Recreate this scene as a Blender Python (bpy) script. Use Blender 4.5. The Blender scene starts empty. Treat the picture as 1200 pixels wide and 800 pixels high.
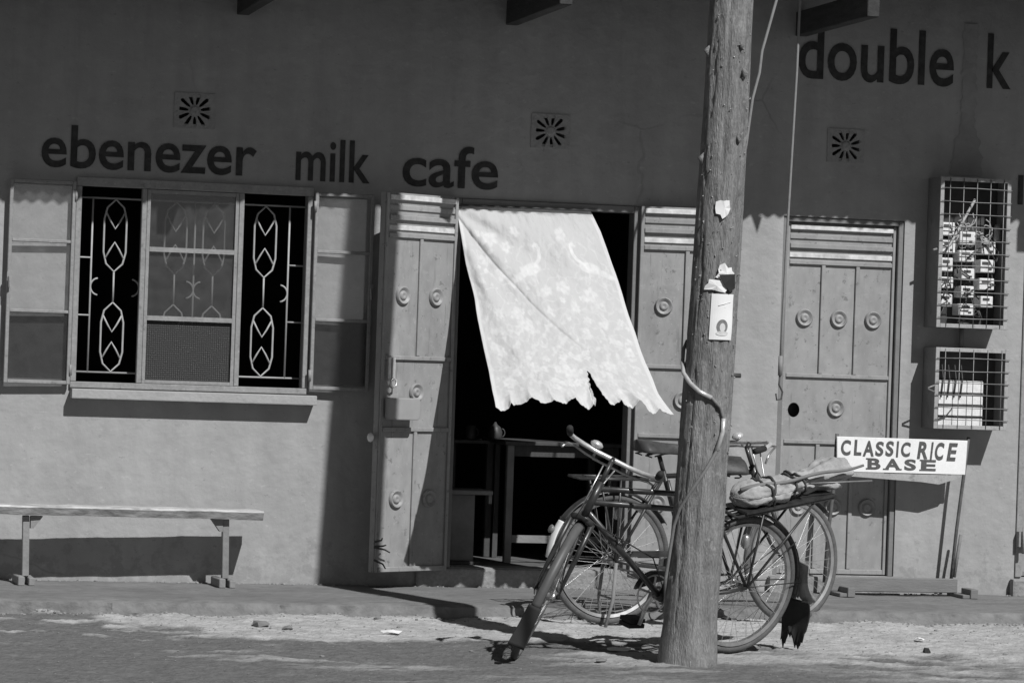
import bpy, bmesh, math, random
import numpy as np
from mathutils import Vector, Matrix, noise as mnoise

rng = random.Random(7)
sc = bpy.context.scene
C = sc.collection

# ---------------------------------------------------------------- camera
# wall face is the plane y = 0, street side is -y, z up; solved from the window heads, sills, vents and kerb
FPX, YAW, ROLL, DIST, YH = 3690.0, 0.24594, 0.03417, 18.0, 415.0
CAMH = 1.4217
_pit = math.atan((YH - 400) / FPX)
_fw = Vector((math.sin(YAW), math.cos(YAW), 0)); _rt = Vector((math.cos(YAW), -math.sin(YAW), 0)); _up = Vector((0, 0, 1))
CF = _fw * math.cos(_pit) + _up * math.sin(_pit)
_u2 = _up * math.cos(_pit) - _fw * math.sin(_pit)
CR = _rt * math.cos(ROLL) + _u2 * math.sin(ROLL)
CU = _u2 * math.cos(ROLL) - _rt * math.sin(ROLL)
CPOS = Vector((-DIST * math.sin(YAW), -DIST * math.cos(YAW), CAMH))
cam = bpy.data.cameras.new('camera'); cam.sensor_width = 36.0; cam.lens = FPX / 1200 * 36.0
cam.clip_start = 0.1; cam.clip_end = 2000
co = bpy.data.objects.new('camera', cam); C.objects.link(co)
m = Matrix((CR, CU, -CF)).transposed().to_4x4(); m.translation = CPOS
co.matrix_world = m
sc.camera = co

# ---------------------------------------------------------------- light
SA, SB = 0.345, 1.05                                 # sun: sideways and upwards per metre out from the wall
sdir = Vector((SA, -1, SB)).normalized()            # towards the sun
world = bpy.data.worlds.new('World'); sc.world = world; world.use_nodes = True
wn = world.node_tree; wn.nodes.clear()
sky = wn.nodes.new('ShaderNodeTexSky'); sky.sky_type = 'NISHITA'; sky.sun_disc = False
sky.sun_elevation = math.asin(sdir.z); sky.sun_rotation = math.atan2(sdir.x, sdir.y)
sky.altitude = 1500; sky.dust_density = 0.4; sky.air_density = 0.9
# black and white film behind an orange filter: mostly the red of the sky's light counts
sep = wn.nodes.new('ShaderNodeSeparateColor'); bw = wn.nodes.new('ShaderNodeMath'); bw.operation = 'MULTIPLY_ADD'; bw.inputs[1].default_value = .8
hg = wn.nodes.new('ShaderNodeMath'); hg.operation = 'MULTIPLY'; hg.inputs[1].default_value = .2; bg = wn.nodes.new('ShaderNodeBackground'); bg.inputs[1].default_value = 0.05
wo = wn.nodes.new('ShaderNodeOutputWorld')
wn.links.new(sky.outputs[0], sep.inputs[0]); wn.links.new(sep.outputs[0], bw.inputs[0]); wn.links.new(sep.outputs[1], hg.inputs[0]); wn.links.new(hg.outputs[0], bw.inputs[2]); wn.links.new(bw.outputs[0], bg.inputs[0]); wn.links.new(bg.outputs[0], wo.inputs[0])
sl = bpy.data.lights.new('sun', 'SUN'); sl.energy = 4.45; sl.angle = math.radians(0.53); sl.color = (1, 1, 1)
so = bpy.data.objects.new('sun', sl); C.objects.link(so)
so.rotation_euler = sdir.to_track_quat('Z', 'Y').to_euler(); so.location = (4, -14, 15)
sc.view_settings.view_transform = 'Standard'; sc.view_settings.look = 'None'
sc.view_settings.exposure = 0.0; sc.view_settings.gamma = 1.0; sc.view_settings.use_curve_mapping = False
sc.render.engine = 'CYCLES'
sc.cycles.max_bounces = 8; sc.cycles.transparent_max_bounces = 16

# ---------------------------------------------------------------- pixel helpers
def ray(px, py): return CF + CR * ((px - 600) / FPX) - CU * ((py - 400) / FPX)
def W(px, py, y=0.0):
    d = ray(px, py); return CPOS + d * ((y - CPOS.y) / d.y)
def G(px, py, z=0.0):
    d = ray(px, py); return CPOS + d * ((z - CPOS.z) / d.z)

# ---------------------------------------------------------------- materials (the photograph is black and white: all greys)
def mat(name, v0, v1=None, scale=6.0, detail=6, rough=.8, bump=0.0, bscale=40.0, metal=0.0, spec=.4,
        stretch=(1, 1, 1), fine=0.0, finescale=120.0, coat=0.0):
    M = bpy.data.materials.new(name); M.use_nodes = True
    n = M.node_tree; b = n.nodes['Principled BSDF']
    b.inputs['Roughness'].default_value = rough; b.inputs['Metallic'].default_value = metal
    b.inputs['Specular IOR Level'].default_value = spec
    if coat: b.inputs['Coat Weight'].default_value = coat
    tc = n.nodes.new('ShaderNodeTexCoord'); mp = n.nodes.new('ShaderNodeMapping'); mp.inputs['Scale'].default_value = stretch
    n.links.new(tc.outputs['Object'], mp.inputs[0])
    if v1 is None: v1 = v0
    nz = n.nodes.new('ShaderNodeTexNoise'); nz.inputs['Scale'].default_value = scale; nz.inputs['Detail'].default_value = detail
    nz.inputs['Roughness'].default_value = .6
    n.links.new(mp.outputs[0], nz.inputs['Vector'])
    rp = n.nodes.new('ShaderNodeValToRGB'); rp.color_ramp.elements[0].position = .3; rp.color_ramp.elements[1].position = .7
    rp.color_ramp.elements[0].color = (v0, v0, v0, 1); rp.color_ramp.elements[1].color = (v1, v1, v1, 1)
    n.links.new(nz.outputs[0], rp.inputs[0]); col = rp.outputs[0]
    if fine:
        nf = n.nodes.new('ShaderNodeTexNoise'); nf.inputs['Scale'].default_value = finescale; nf.inputs['Detail'].default_value = 4
        n.links.new(mp.outputs[0], nf.inputs['Vector'])
        mr = n.nodes.new('ShaderNodeMapRange'); mr.inputs[1].default_value = .3; mr.inputs[2].default_value = .7
        mr.inputs[3].default_value = 1 - fine; mr.inputs[4].default_value = 1 + fine
        n.links.new(nf.outputs[0], mr.inputs[0])
        mx = n.nodes.new('ShaderNodeMix'); mx.data_type = 'RGBA'; mx.blend_type = 'MULTIPLY'; mx.inputs[0].default_value = 1
        n.links.new(col, mx.inputs[6]); n.links.new(mr.outputs[0], mx.inputs[7]); col = mx.outputs[2]
    n.links.new(col, b.inputs['Base Color'])
    if bump:
        nb = n.nodes.new('ShaderNodeTexNoise'); nb.inputs['Scale'].default_value = bscale; nb.inputs['Detail'].default_value = 6
        n.links.new(mp.outputs[0], nb.inputs['Vector'])
        bp = n.nodes.new('ShaderNodeBump'); bp.inputs['Strength'].default_value = bump; bp.inputs['Distance'].default_value = .02
        n.links.new(nb.outputs[0], bp.inputs['Height']); n.links.new(bp.outputs[0], b.inputs['Normal'])
    M['out'] = 0
    return M

def wall_mat():
    """painted plaster: soft blotches, vertical streaks, chipped splash marks by the foot of the wall"""
    M = mat('wall_paint', .300, .345, scale=1.3, rough=.75, bump=.38, bscale=14, spec=.25, fine=.05, finescale=9)
    n = M.node_tree; b = n.nodes['Principled BSDF']
    src = b.inputs['Base Color'].links[0].from_socket
    tc = [x for x in n.nodes if x.type == 'TEX_COORD'][0]
    # vertical run marks
    mp = n.nodes.new('ShaderNodeMapping'); mp.inputs['Scale'].default_value = (3.2, 1, .35)
    mp.inputs['Rotation'].default_value = (0, .12, 0)
    n.links.new(tc.outputs['Object'], mp.inputs[0])
    nz = n.nodes.new('ShaderNodeTexNoise'); nz.inputs['Scale'].default_value = 2.2; nz.inputs['Detail'].default_value = 5
    n.links.new(mp.outputs[0], nz.inputs['Vector'])
    mr = n.nodes.new('ShaderNodeMapRange'); mr.inputs[1].default_value = .35; mr.inputs[2].default_value = .72
    mr.inputs[3].default_value = .93; mr.inputs[4].default_value = 1.06
    n.links.new(nz.outputs[0], mr.inputs[0])
    mx = n.nodes.new('ShaderNodeMix'); mx.data_type = 'RGBA'; mx.blend_type = 'MULTIPLY'; mx.inputs[0].default_value = 1
    n.links.new(src, mx.inputs[6]); n.links.new(mr.outputs[0], mx.inputs[7])
    # splash and flaked patches low on the wall
    sp = n.nodes.new('ShaderNodeSeparateXYZ'); n.links.new(tc.outputs['Object'], sp.inputs[0])
    zr = n.nodes.new('ShaderNodeMapRange'); zr.inputs[1].default_value = .06; zr.inputs[2].default_value = .55
    zr.inputs[3].default_value = .16; zr.inputs[4].default_value = -.10
    n.links.new(sp.outputs[2], zr.inputs[0])
    ns = n.nodes.new('ShaderNodeTexNoise'); ns.inputs['Scale'].default_value = 11; ns.inputs['Detail'].default_value = 8; ns.inputs['Roughness'].default_value = .7
    n.links.new(tc.outputs['Object'], ns.inputs['Vector'])
    ad = n.nodes.new('ShaderNodeMath'); ad.operation = 'ADD'; n.links.new(ns.outputs[0], ad.inputs[0]); n.links.new(zr.outputs[0], ad.inputs[1])
    rp = n.nodes.new('ShaderNodeValToRGB'); rp.color_ramp.elements[0].position = .57; rp.color_ramp.elements[1].position = .64
    n.links.new(ad.outputs[0], rp.inputs[0])
    m2 = n.nodes.new('ShaderNodeMix'); m2.data_type = 'RGBA'; m2.inputs[7].default_value = (.23, .23, .23, 1)
    ml = n.nodes.new('ShaderNodeMath'); ml.operation = 'MULTIPLY'; ml.inputs[1].default_value = .55
    n.links.new(rp.outputs[0], ml.inputs[0]); n.links.new(ml.outputs[0], m2.inputs[0]); n.links.new(mx.outputs[2], m2.inputs[6])
    col = m2.outputs[2]
    def N(scale, det=5, vec=None, rough=.6):
        q = n.nodes.new('ShaderNodeTexNoise'); q.inputs['Scale'].default_value = scale; q.inputs['Detail'].default_value = det; q.inputs['Roughness'].default_value = rough
        n.links.new(vec or tc.outputs['Object'], q.inputs['Vector']); return q.outputs[0]
    def RG(src, a, c, lo=0.0, hi=1.0):
        q = n.nodes.new('ShaderNodeMapRange'); q.inputs[1].default_value = a; q.inputs[2].default_value = c; q.inputs[3].default_value = lo; q.inputs[4].default_value = hi
        n.links.new(src, q.inputs[0]); return q.outputs[0]
    def MUL(x, y):
        q = n.nodes.new('ShaderNodeMath'); q.operation = 'MULTIPLY'; n.links.new(x, q.inputs[0]); n.links.new(y, q.inputs[1]); return q.outputs[0]
    def OVER(fac, v):
        nonlocal col
        q = n.nodes.new('ShaderNodeMix'); q.data_type = 'RGBA'; q.inputs[7].default_value = (v, v, v, 1); n.links.new(fac, q.inputs[0]); n.links.new(col, q.inputs[6]); col = q.outputs[2]
    # hairline cracks
    wob = n.nodes.new('ShaderNodeTexNoise'); wob.inputs['Scale'].default_value = 5; wob.inputs['Detail'].default_value = 5; n.links.new(tc.outputs['Object'], wob.inputs['Vector'])
    va = n.nodes.new('ShaderNodeVectorMath'); va.operation = 'MULTIPLY_ADD'; va.inputs[1].default_value = (.12, .12, .12)
    n.links.new(wob.outputs['Color'], va.inputs[0]); n.links.new(tc.outputs['Object'], va.inputs[2])
    vo = n.nodes.new('ShaderNodeTexVoronoi'); vo.feature = 'DISTANCE_TO_EDGE'; vo.inputs['Scale'].default_value = .62; n.links.new(va.outputs[0], vo.inputs['Vector'])
    crack = MUL(RG(vo.outputs[0], .0015, .005, .40, 0), RG(N(.9, 3), .55, .66)); OVER(crack, .15)
    # chipped paint flecks and pale scuffs, rain streaks
    st = n.nodes.new('ShaderNodeMapping'); st.inputs['Scale'].default_value = (1, 1, 2.2); n.links.new(tc.outputs['Object'], st.inputs[0])
    OVER(MUL(RG(N(34, 4, st.outputs[0], .75), .66, .69, 0, .6), RG(N(2.1, 2), .45, .6)), .46)
    OVER(MUL(RG(N(60, 3, None, .7), .70, .73, 0, .7), RG(N(2.9, 2), .45, .6)), .16)
    s2 = n.nodes.new('ShaderNodeMapping'); s2.inputs['Scale'].default_value = (14, 1, .5); n.links.new(tc.outputs['Object'], s2.inputs[0])
    OVER(MUL(RG(N(1.0, 4, s2.outputs[0]), .58, .75, 0, .35), RG(N(.8, 2), .45, .65)), .19)
    n.links.new(col, b.inputs['Base Color'])
    return M

def glass_mat(name, tr, gloss, rough=.05, haze=0.0, hazev=.3, grid=False):
    M = bpy.data.materials.new(name); M.use_nodes = True
    n = M.node_tree; n.nodes.clear()
    o = n.nodes.new('ShaderNodeOutputMaterial'); t = n.nodes.new('ShaderNodeBsdfTransparent'); t.inputs[0].default_value = (tr, tr, tr, 1)
    g = n.nodes.new('ShaderNodeBsdfGlossy'); g.inputs['Roughness'].default_value = rough
    mx = n.nodes.new('ShaderNodeMixShader'); mx.inputs[0].default_value = gloss
    d = n.nodes.new('ShaderNodeBsdfDiffuse'); d.inputs[0].default_value = (hazev, hazev, hazev, 1)
    m2 = n.nodes.new('ShaderNodeMixShader'); m2.inputs[0].default_value = haze
    n.links.new(t.outputs[0], mx.inputs[1]); n.links.new(g.outputs[0], mx.inputs[2])
    n.links.new(mx.outputs[0], m2.inputs[1]); n.links.new(d.outputs[0], m2.inputs[2])
    tc = n.nodes.new('ShaderNodeTexCoord')
    nz = n.nodes.new('ShaderNodeTexNoise'); nz.inputs['Scale'].default_value = 14; nz.inputs['Detail'].default_value = 6
    n.links.new(tc.outputs['Object'], nz.inputs['Vector'])
    mr = n.nodes.new('ShaderNodeMapRange'); mr.inputs[1].default_value = .35; mr.inputs[2].default_value = .7
    mr.inputs[3].default_value = haze * .6; mr.inputs[4].default_value = min(1, haze * 1.5)
    n.links.new(nz.outputs[0], mr.inputs[0]); n.links.new(mr.outputs[0], m2.inputs[0])
    if grid:                                                    # pressed figured glass
        vo = n.nodes.new('ShaderNodeTexVoronoi'); vo.inputs['Scale'].default_value = 85; vo.inputs['Randomness'].default_value = .15
        n.links.new(tc.outputs['Object'], vo.inputs['Vector'])
        bp = n.nodes.new('ShaderNodeBump'); bp.inputs['Strength'].default_value = .5; bp.inputs['Distance'].default_value = .008
        n.links.new(vo.outputs[0], bp.inputs['Height']); n.links.new(bp.outputs[0], g.inputs['Normal']); n.links.new(bp.outputs[0], d.inputs['Normal'])
    n.links.new(m2.outputs[0], o.inputs[0])
    return M

def attr_mat(name, attr, va, vb, rough=.9, bump=.3, bscale=60, fine=.15, finescale=40, transl=0.0):
    """two greys mixed by a mesh colour attribute, with a fine grain on top"""
    M = mat(name, va, va, rough=rough, bump=bump, bscale=bscale, spec=.2)
    n = M.node_tree; b = n.nodes['Principled BSDF']
    at = n.nodes.new('ShaderNodeAttribute'); at.attribute_name = attr
    tc = [x for x in n.nodes if x.type == 'TEX_COORD'][0]
    mx = n.nodes.new('ShaderNodeMix'); mx.data_type = 'RGBA'; mx.inputs[6].default_value = (va, va, va, 1); mx.inputs[7].default_value = (vb, vb, vb, 1)
    n.links.new(at.outputs['Fac'], mx.inputs[0])
    nf = n.nodes.new('ShaderNodeTexNoise'); nf.inputs['Scale'].default_value = finescale; nf.inputs['Detail'].default_value = 7; nf.inputs['Roughness'].default_value = .7
    n.links.new(tc.outputs['Object'], nf.inputs['Vector'])
    mr = n.nodes.new('ShaderNodeMapRange'); mr.inputs[1].default_value = .3; mr.inputs[2].default_value = .7
    mr.inputs[3].default_value = 1 - fine; mr.inputs[4].default_value = 1 + fine
    n.links.new(nf.outputs[0], mr.inputs[0])
    m2 = n.nodes.new('ShaderNodeMix'); m2.data_type = 'RGBA'; m2.blend_type = 'MULTIPLY'; m2.inputs[0].default_value = 1
    n.links.new(mx.outputs[2], m2.inputs[6]); n.links.new(mr.outputs[0], m2.inputs[7])
    n.links.new(m2.outputs[2], b.inputs['Base Color'])
    if transl:
        tr = n.nodes.new('ShaderNodeBsdfTranslucent'); n.links.new(m2.outputs[2], tr.inputs[0])
        ms = n.nodes.new('ShaderNodeMixShader'); ms.inputs[0].default_value = transl
        o = [x for x in n.nodes if x.type == 'OUTPUT_MATERIAL'][0]
        n.links.new(b.outputs[0], ms.inputs[1]); n.links.new(tr.outputs[0], ms.inputs[2]); n.links.new(ms.outputs[0], o.inputs[0])
    return M

def overlay(M, specs):
    """wear with its own shapes: (noise scale, from, to, grey, strength, stretch)"""
    n = M.node_tree; b = n.nodes['Principled BSDF']; src = b.inputs['Base Color'].links[0].from_socket
    tc = [x for x in n.nodes if x.type == 'TEX_COORD'][0]
    for sc_, lo, hi, v, k, stc in specs:
        mp = n.nodes.new('ShaderNodeMapping'); mp.inputs['Scale'].default_value = stc; n.links.new(tc.outputs['Object'], mp.inputs[0])
        q = n.nodes.new('ShaderNodeTexNoise'); q.inputs['Scale'].default_value = sc_; q.inputs['Detail'].default_value = 7; q.inputs['Roughness'].default_value = .7; n.links.new(mp.outputs[0], q.inputs['Vector'])
        r = n.nodes.new('ShaderNodeMapRange'); r.inputs[1].default_value = lo; r.inputs[2].default_value = hi; r.inputs[4].default_value = k; n.links.new(q.outputs[0], r.inputs[0])
        m = n.nodes.new('ShaderNodeMix'); m.data_type = 'RGBA'; m.inputs[7].default_value = (v, v, v, 1); n.links.new(r.outputs[0], m.inputs[0]); n.links.new(src, m.inputs[6]); src = m.outputs[2]
    n.links.new(src, b.inputs['Base Color']); return M
I3 = (1, 1, 1)
MT = {
    'wall': wall_mat(),
    'letter': mat('letter_paint', .016, .045, scale=14, rough=.7, fine=.3, finescale=40),
    'frame': mat('window_frame_paint', .22, .29, scale=14, rough=.55, bump=.1, bscale=60, fine=.1, finescale=60),
    'framed': mat('door_frame_paint', .16, .20, scale=12, rough=.6, bump=.1, bscale=60),
    'door': mat('door_paint', .245, .315, scale=2.4, rough=.5, bump=.16, bscale=7, fine=.10, finescale=17, stretch=(1, 1, .6)),
    'doorsunlit': mat('door_louver_painted_sun', .42, .72, scale=9, rough=.55, fine=.15, finescale=35),  # sunlight on the louvre slats, put in as a paler grey
    'grille': mat('grille_paint', .32, .40, scale=20, rough=.5),
    'sill': mat('sill_plaster', .31, .36, scale=8, rough=.8, bump=.3, bscale=30),
    'concrete': mat('threshold_concrete', .20, .27, scale=7, rough=.9, bump=.5, bscale=35, fine=.15, finescale=50),
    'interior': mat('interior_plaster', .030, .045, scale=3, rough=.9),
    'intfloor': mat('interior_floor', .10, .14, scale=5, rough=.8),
    'roof': mat('rusted_roof_sheet', .030, .055, scale=4, rough=.8),
    'timber': mat('roof_timber', .035, .06, scale=6, rough=.9, stretch=(6, 1, 6), bump=.3),
    'vent': mat('vent_cement', .26, .32, scale=15, rough=.9, bump=.4, bscale=50),
    'patch': mat('cement_patch', .22, .31, scale=5, rough=.9, bump=.4, bscale=20),
    'bench': mat('bench_timber', .30, .52, scale=6, rough=.8, stretch=(1, 2.2, 2.2), bump=.2, bscale=25, fine=.3, finescale=9),
    'benchleg': mat('bench_leg_timber', .19, .26, scale=9, rough=.85, bump=.2),
    'darkwood': mat('dark_timber', .05, .075, scale=7, rough=.8, bump=.2, stretch=(4, 1, 1)),
    'intwood': mat('indoor_timber', .16, .24, scale=7, rough=.8, bump=.2),
    'signwhite': mat('sign_white_paint', .74, .82, scale=8, rough=.5, fine=.04),
    'signink': mat('sign_lettering_paint', .06, .10, scale=60, rough=.6),
    'signpost': mat('sign_post_metal', .07, .12, scale=12, rough=.6, bump=.2),
    'plank': mat('grey_plank', .15, .20, scale=5, rough=.85, stretch=(1, 5, 5), bump=.2),
    'boxside': mat('meter_box_sheet', .16, .21, scale=6, rough=.6, bump=.1, fine=.1),
    'boxframe': mat('meter_box_frame', .30, .38, scale=12, rough=.6, fine=.1),
    'boxback': mat('meter_box_board', .045, .07, scale=8, rough=.9),
    'wire': mat('galvanised_wire', .20, .30, scale=30, rough=.5, metal=.3),
    'meter': mat('meter_case', .62, .78, scale=25, rough=.5, fine=.1),
    'meterdark': mat('meter_window', .06, .09, scale=25, rough=.3),
    'cable': mat('black_cable', .05, .07, scale=20, rough=.6),
    'cablelite': mat('grey_cable', .28, .36, scale=20, rough=.6),
    'rope': mat('hanging_cord', .20, .26, scale=30, rough=.8),
    'paper': mat('paper_scrap', .70, .80, scale=18, rough=.8),
    'poster': mat('poster_paper', .72, .80, scale=10, rough=.7),
    'printg': mat('poster_print_grey', .12, .24, scale=50, rough=.8),
    'printl': mat('poster_print_light', .55, .62, scale=50, rough=.8),
    'nail': mat('nail_heads', .2, .5, scale=40, rough=.5, metal=.3),
    'black': mat('bicycle_enamel', .014, .05, scale=18, rough=.38, spec=.5, coat=.2),
    'tyre': mat('dusty_tyre', .075, .12, scale=25, rough=.9, bump=.2, bscale=120),
    'chrome': mat('dull_chrome', .55, .8, scale=30, rough=.28, metal=.45),
    'spoke': mat('spoke_steel', .45, .6, scale=30, rough=.35, metal=.7),
    'rim': mat('rim_steel', .35, .55, scale=20, rough=.35, metal=.8),
    'mudwhite': mat('mudguard_white', .72, .80, scale=15, rough=.45),
    'mudgrey': mat('mudguard_grey', .075, .11, scale=9, rough=.5),
    'rubber': mat('black_rubber', .016, .025, scale=15, rough=.85),
    'flap': mat('worn_flap', .18, .36, scale=14, rough=.9, bump=.5, bscale=30),
    'leather': mat('saddle_leather', .035, .07, scale=15, rough=.55, bump=.15),
    'sack': mat('sack_cloth', .25, .42, scale=9, rough=.95, bump=.7, bscale=16, fine=.1, finescale=60),
    'strap': mat('rubber_strap', .04, .06, scale=15, rough=.7),
    'stick': mat('pole_stick', .13, .2, scale=9, rough=.8),
    'tin': mat('tin_box', .30, .36, scale=9, rough=.5, metal=.1),
    'pebble': mat('pebbles', .16, .26, scale=9, rough=.95),
    'reflect': mat('reflector', .12, .2, scale=15, rough=.25),
    'mug': mat('tin_mug', .04, .07, scale=15, rough=.5),
    'glass': glass_mat('clear_pane', .97, .05, .06, haze=.04, hazev=.5),
    'glassdusty': glass_mat('dusty_pane', .82, .06, .1, haze=.08, hazev=.22),
    'glassdark': glass_mat('tinted_pane', .60, .05, .2, haze=.12, hazev=.12),
    'glassfig': glass_mat('figured_pane', .35, .07, .45, haze=.6, hazev=.055, grid=True),
}

overlay(MT['door'], [(3.5, .52, .74, .19, .6, (2, 2, .6)), (24, .60, .65, .11, .65, I3), (40, .61, .66, .42, .55, I3), (8, .57, .64, .36, .35, (1, 1, 2)), (6, .60, .66, .14, .5, (5, 5, .4))])
overlay(MT['frame'], [(20, .60, .66, .12, .6, I3), (33, .64, .68, .45, .6, I3)])
overlay(MT['signwhite'], [(9, .62, .78, .45, .45, (1, 1, .5)), (60, .70, .73, .3, .6, I3)])
overlay(MT['signink'], [(120, .60, .66, .4, .5, I3)])
overlay(MT['letter'], [(26, .62, .70, .10, .5, I3)])
overlay(MT['boxside'], [(12, .58, .70, .09, .6, (1, 1, .5)), (40, .66, .70, .34, .5, I3)])
overlay(MT['boxframe'], [(18, .56, .66, .14, .6, I3)])
overlay(MT['bench'], [(8, .60, .70, .12, .6, (.6, 2, 2)), (30, .66, .70, .10, .7, I3)])
overlay(MT['wall'], [(2.0, .54, .66, .39, .35, (1, 1, 1.6)), (14, .60, .65, .43, .45, (1, 1, 2.2)), (22, .62, .66, .19, .55, (1, 1, 1.6)), (1.2, .55, .70, .25, .35, (4, 1, .5))])
# ---------------------------------------------------------------- mesh helpers
class MB:
    def __init__(s): s.v = []; s.f = []; s.sm = []
    def add(s, vs, fs, smooth=False):
        k = len(s.v); s.v += [tuple(v) for v in vs]
        for f in fs: s.f.append(tuple(i + k for i in f)); s.sm.append(smooth)
        return s
    def hexa(s, p):           # p: 8 corners, bottom ring 0-3, top ring 4-7
        return s.add(p, [(3, 2, 1, 0), (4, 5, 6, 7), (0, 1, 5, 4), (1, 2, 6, 5), (2, 3, 7, 6), (3, 0, 4, 7)])
    def box(s, x0, x1, y0, y1, z0, z1, T=None):
        p = [(x0, y0, z0), (x1, y0, z0), (x1, y1, z0), (x0, y1, z0), (x0, y0, z1), (x1, y0, z1), (x1, y1, z1), (x0, y1, z1)]
        if T: p = [T(*q) for q in p]
        return s.hexa(p)
    def bar(s, a, b, w, h, up=(0, 0, 1)):
        a = Vector(a); b = Vector(b); d = (b - a).normalized(); up = Vector(up)
        x = d.cross(up)
        if x.length < 1e-4: x = d.cross(Vector((1, 0, 0)))
        x.normalize(); y = x.cross(d).normalized()
        r = lambda c: [c - x * w / 2 - y * h / 2, c + x * w / 2 - y * h / 2, c + x * w / 2 + y * h / 2, c - x * w / 2 + y * h / 2]
        return s.hexa(r(a) + r(b))
    def tube(s, pts, r, n=8, closed=False, caps=True, flat=1.0):
        pts = [Vector(p) for p in pts]; N = len(pts)
        rr = r if isinstance(r, (list, tuple)) else [r] * N
        vs = []; fr = None
        for i in range(N):
            if closed: t = pts[(i + 1) % N] - pts[i - 1]
            else: t = pts[min(i + 1, N - 1)] - pts[max(i - 1, 0)]
            t.normalize()
            if fr is None:
                u = Vector((0, 0, 1)) if abs(t.z) < .9 else Vector((1, 0, 0))
                x = t.cross(u).normalized()
            else:
                x = (fr - t * fr.dot(t)).normalized()
            fr = x; y = t.cross(x)
            for k in range(n):
                a = 2 * math.pi * k / n
                vs.append(pts[i] + x * math.cos(a) * rr[i] + y * math.sin(a) * rr[i] * flat)
        fs = []
        for i in range(N if closed else N - 1):
            j = (i + 1) % N
            for k in range(n):
                l = (k + 1) % n; fs.append((i * n + k, i * n + l, j * n + l, j * n + k))
        if caps and not closed:
            fs.append(tuple(range(n - 1, -1, -1))); fs.append(tuple((N - 1) * n + k for k in range(n)))
        return s.add(vs, fs, True)
    def lathe(s, prof, n, T, cap=True):     # prof: list of (radius, height); T(x,y,h)->point
        vs = []; fs = []
        for (r, h) in prof:
            for k in range(n):
                a = 2 * math.pi * k / n; vs.append(T(r * math.cos(a), r * math.sin(a), h))
        for i in range(len(prof) - 1):
            for k in range(n):
                l = (k + 1) % n; fs.append((i * n + k, i * n + l, (i + 1) * n + l, (i + 1) * n + k))
        if cap:
            fs.append(tuple(range(n - 1, -1, -1))); fs.append(tuple((len(prof) - 1) * n + k for k in range(n)))
        return s.add(vs, fs, True)
    def grid(s, fn, nu, nv, smooth=True, skip=None):
        vs = [fn(i / nu, j / nv) for j in range(nv + 1) for i in range(nu + 1)]
        fs = [(j * (nu + 1) + i, j * (nu + 1) + i + 1, (j + 1) * (nu + 1) + i + 1, (j + 1) * (nu + 1) + i)
              for j in range(nv) for i in range(nu) if not (skip and skip(i / nu, j / nv))]
        return s.add(vs, fs, smooth)

def rootloc(p):
    v = Vector((0, 0, 0))
    while p is not None: v += p.location; p = p.parent
    return v
def mesh_obj(name, mb, mt, parent=None, local=False, auto=True):
    off = Vector((0, 0, 0)) if (local or parent is None) else rootloc(parent)
    me = bpy.data.meshes.new(name)
    me.from_pydata([(v[0] - off.x, v[1] - off.y, v[2] - off.z) for v in mb.v], [], mb.f)
    me.polygons.foreach_set('use_smooth', mb.sm)
    me.materials.append(MT[mt] if isinstance(mt, str) else mt)
    me.validate(); me.update()
    o = bpy.data.objects.new(name, me); C.objects.link(o)
    if parent is not None: o.parent = parent
    return o
def smooth_fix(o, ang=40):
    bm = bmesh.new(); bm.from_mesh(o.data); bmesh.ops.recalc_face_normals(bm, faces=bm.faces)
    for e in bm.edges:
        if len(e.link_faces) == 2 and e.calc_face_angle(0) > math.radians(ang): e.smooth = False
    bm.to_mesh(o.data); bm.free(); return o
def bevel(o, w=.004, seg=1):
    bm = bmesh.new(); bm.from_mesh(o.data); bmesh.ops.recalc_face_normals(bm, faces=bm.faces)
    ed = [e for e in bm.edges if len(e.link_faces) == 2 and e.calc_face_angle(0) > .6]
    bmesh.ops.bevel(bm, geom=ed, offset=w, segments=seg, affect='EDGES', profile=.6, clamp_overlap=True)
    bm.to_mesh(o.data); bm.free(); return o
def tag(o, label, cat=None, group=None, kind=None):
    if label: o['label'] = label
    if cat: o['category'] = cat
    if group: o['group'] = group
    if kind: o['kind'] = kind
    return o
def thing(name, label, cat, loc=(0, 0, 0), group=None):
    o = bpy.data.objects.new(name, None); C.objects.link(o); o.location = loc; o.empty_display_size = .1
    return tag(o, label, cat, group)
def plate(outer, holes, thick, T):
    """flat plate with holes, outline in (a, b), extruded symmetrically by thick; T maps (a, b, depth) to world"""
    cu = bpy.data.curves.new('tmp', 'CURVE'); cu.dimensions = '2D'; cu.fill_mode = 'BOTH'; cu.extrude = thick / 2
    for loop in [outer] + holes:
        sp = cu.splines.new('POLY'); sp.points.add(len(loop) - 1); sp.use_cyclic_u = True
        for p, q in zip(sp.points, loop): p.co = (q[0], q[1], 0, 1)
    return curve_mb(cu, T)
def curve_mb(cu, T):
    ob = bpy.data.objects.new('tmp', cu); C.objects.link(ob); bpy.context.view_layer.update()
    dg = bpy.context.evaluated_depsgraph_get(); me = bpy.data.meshes.new_from_object(ob.evaluated_get(dg))
    mb = MB(); mb.add([T(*v.co) for v in me.vertices], [tuple(p.vertices) for p in me.polygons])
    bpy.data.objects.remove(ob); bpy.data.meshes.remove(me); bpy.data.curves.remove(cu)
    return mb
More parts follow.
